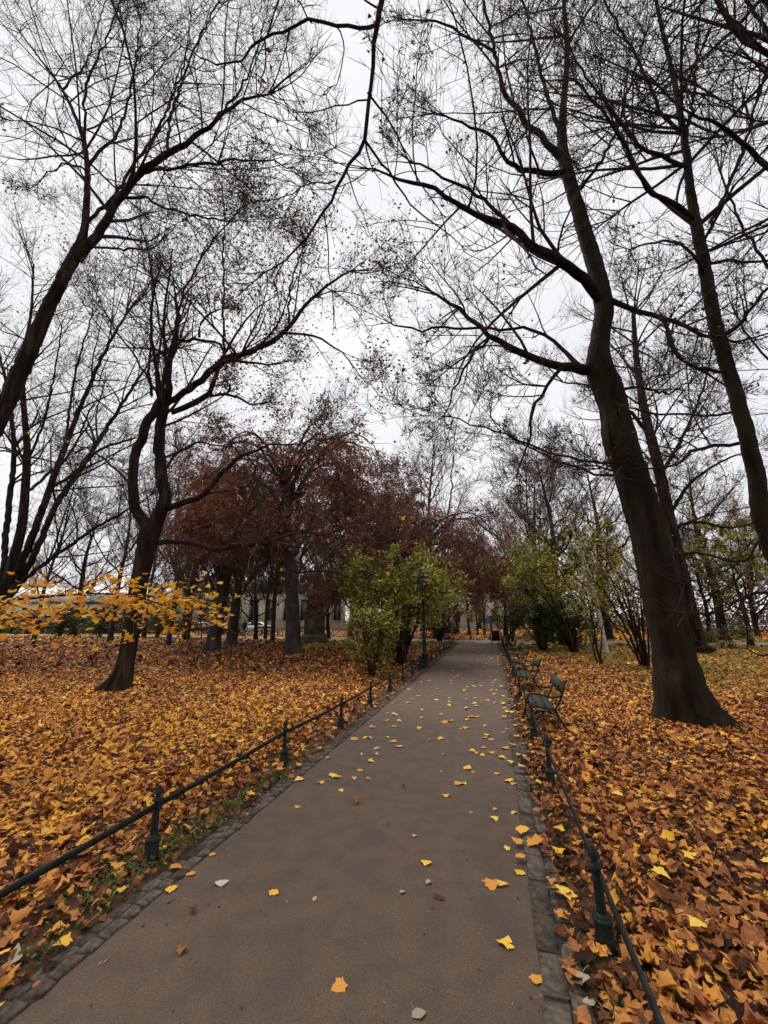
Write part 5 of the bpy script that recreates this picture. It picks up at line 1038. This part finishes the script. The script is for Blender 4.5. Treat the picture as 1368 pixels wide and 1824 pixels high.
g = Geo(); box_geo(g, (0, 0, 1.86), (.95, .5, .07), 0, .9); link('roof', g.mesh('roof', STONEW), root)
for sx in (-.3, .3):
    for sy in (-.14, .14): g = Geo(); rod_geo(g, [(sx, sy, 0), (sx, sy, 1.83)], .028); link('post', g.mesh('post', IRON), root)
g = Geo(); box_geo(g, (0, 0, .55), (.5, .2, .7)); link('bin_box', g.mesh('bin_box', IRON), root)

# ================================================================== PEOPLE
def person(label, loc, rz, h, pants, coat, skin, hairc, seed, stride=.16):
    root = thing('person', loc, label, 'person', None, rz)
    k = h / 1.72
    J = {'pelvis': (0, 0, .95), 'waist': (0, 0, 1.08), 'chest': (0, .01, 1.30), 'neck': (0, .01, 1.47), 'head0': (0, .0, 1.54), 'head1': (0, -.01, 1.64), 'head2': (0, 0, 1.70),
         'hipL': (-.09, 0, .92), 'kneeL': (-.10, -.10, .50), 'ankL': (-.10, -stride, .08), 'toeL': (-.11, -stride - .16, .04), 'hipR': (.09, 0, .92), 'kneeR': (.10, .04, .50), 'ankR': (.10, stride, .10), 'toeR': (.11, stride - .15, .04),
         'shL': (-.19, .01, 1.42), 'elL': (-.25, .06, 1.16), 'wrL': (-.24, -.06, .93), 'haL': (-.23, -.10, .84), 'shR': (.19, .01, 1.42), 'elR': (.25, -.02, 1.16), 'wrR': (.25, -.14, .95), 'haR': (.24, -.19, .88)}
    Rr = dict(pelvis=.15, waist=.14, chest=.165, neck=.06, head0=.075, head1=.098, head2=.07, hipL=.10, kneeL=.065, ankL=.045, toeL=.035, hipR=.10, kneeR=.065, ankR=.045, toeR=.035, shL=.075, elL=.055, wrL=.038, haL=.032, shR=.075, elR=.055, wrR=.038, haR=.032)
    E_ = [('pelvis', 'waist'), ('waist', 'chest'), ('chest', 'neck'), ('neck', 'head0'), ('head0', 'head1'), ('head1', 'head2')]
    for s in 'LR': E_ += [('pelvis', 'hip' + s), ('hip' + s, 'knee' + s), ('knee' + s, 'ank' + s), ('ank' + s, 'toe' + s), ('chest', 'sh' + s), ('sh' + s, 'el' + s), ('el' + s, 'wr' + s), ('wr' + s, 'ha' + s)]
    nm = list(J); me = bpy.data.meshes.new('body'); me.from_pydata([tuple(np.array(J[n]) * k) for n in nm], [(nm.index(a), nm.index(b_)) for a, b_ in E_], [])
    o = link('body', me, root); sk = o.modifiers.new('skin', 'SKIN')
    for i, n in enumerate(nm): v = me.skin_vertices[0].data[i]; v.radius = (Rr[n] * k, Rr[n] * k * (.72 if n in ('chest', 'waist', 'pelvis') else 1)); v.use_root = n == 'pelvis'
    sb = o.modifiers.new('sub', 'SUBSURF'); sb.levels = 2; sb.render_levels = 2
    mm, tt, bb = newmat('clothes_%d' % seed); c = node(tt, 'ShaderNodeTexCoord'); sp = node(tt, 'ShaderNodeSeparateXYZ'); tt.links.new(c.outputs['Object'], sp.inputs[0])
    dv = node(tt, 'ShaderNodeMath', operation='DIVIDE'); dv.inputs[1].default_value = 1.75 * k; tt.links.new(sp.outputs['Z'], dv.inputs[0])
    rp = ramp(tt, [(0, (.02, .02, .02)), (.05, pants), (.50, coat), (.85, skin)]); rp.color_ramp.interpolation = 'CONSTANT'; tt.links.new(dv.outputs[0], rp.inputs[0]); tt.links.new(rp.outputs[0], bb.inputs['Base Color']); bb.inputs['Roughness'].default_value = .85
    me.materials.append(mm)
    g = Geo(); lathe_geo(g, [(.03, 1.52), (.095, 1.56), (.112, 1.64), (.10, 1.71), (.05, 1.755), (.01, 1.762)], (0, .03, 0), 10); g.V[0] *= k; link('hair', g.mesh('hair', plain('hair_%d' % seed, hairc, .7), smooth=True), root)
    g = Geo(); V = np.array([[-.27, -.10, .60], [.27, -.10, .60], [.27, .14, .60], [-.27, .14, .60]])
    lathe_geo(g, [(.20, .80), (.185, 1.0), (.19, 1.3), (.15, 1.43), (.07, 1.47)], (0, .01, 0), 12); g.V[0][:, 1] *= .75; g.V[0] *= k; link('jacket', g.mesh('jacket', plain('jacket_%d' % seed, coat, .8), smooth=True), root)
    return root
person('walker in dark trousers and beige coat beside the beech trunk', (gx(423, 39), 39, 0), R_(60), 1.72, (.015, .015, .018), (.30, .22, .19), (.5, .33, .26), (.03, .02, .015), 1)
person('walker in blue jeans and dark jacket beside the beige coated one', (gx(434, 38.6), 38.6, 0), R_(70), 1.66, (.16, .20, .30), (.03, .028, .03), (.5, .33, .26), (.05, .03, .02), 2, -.15)
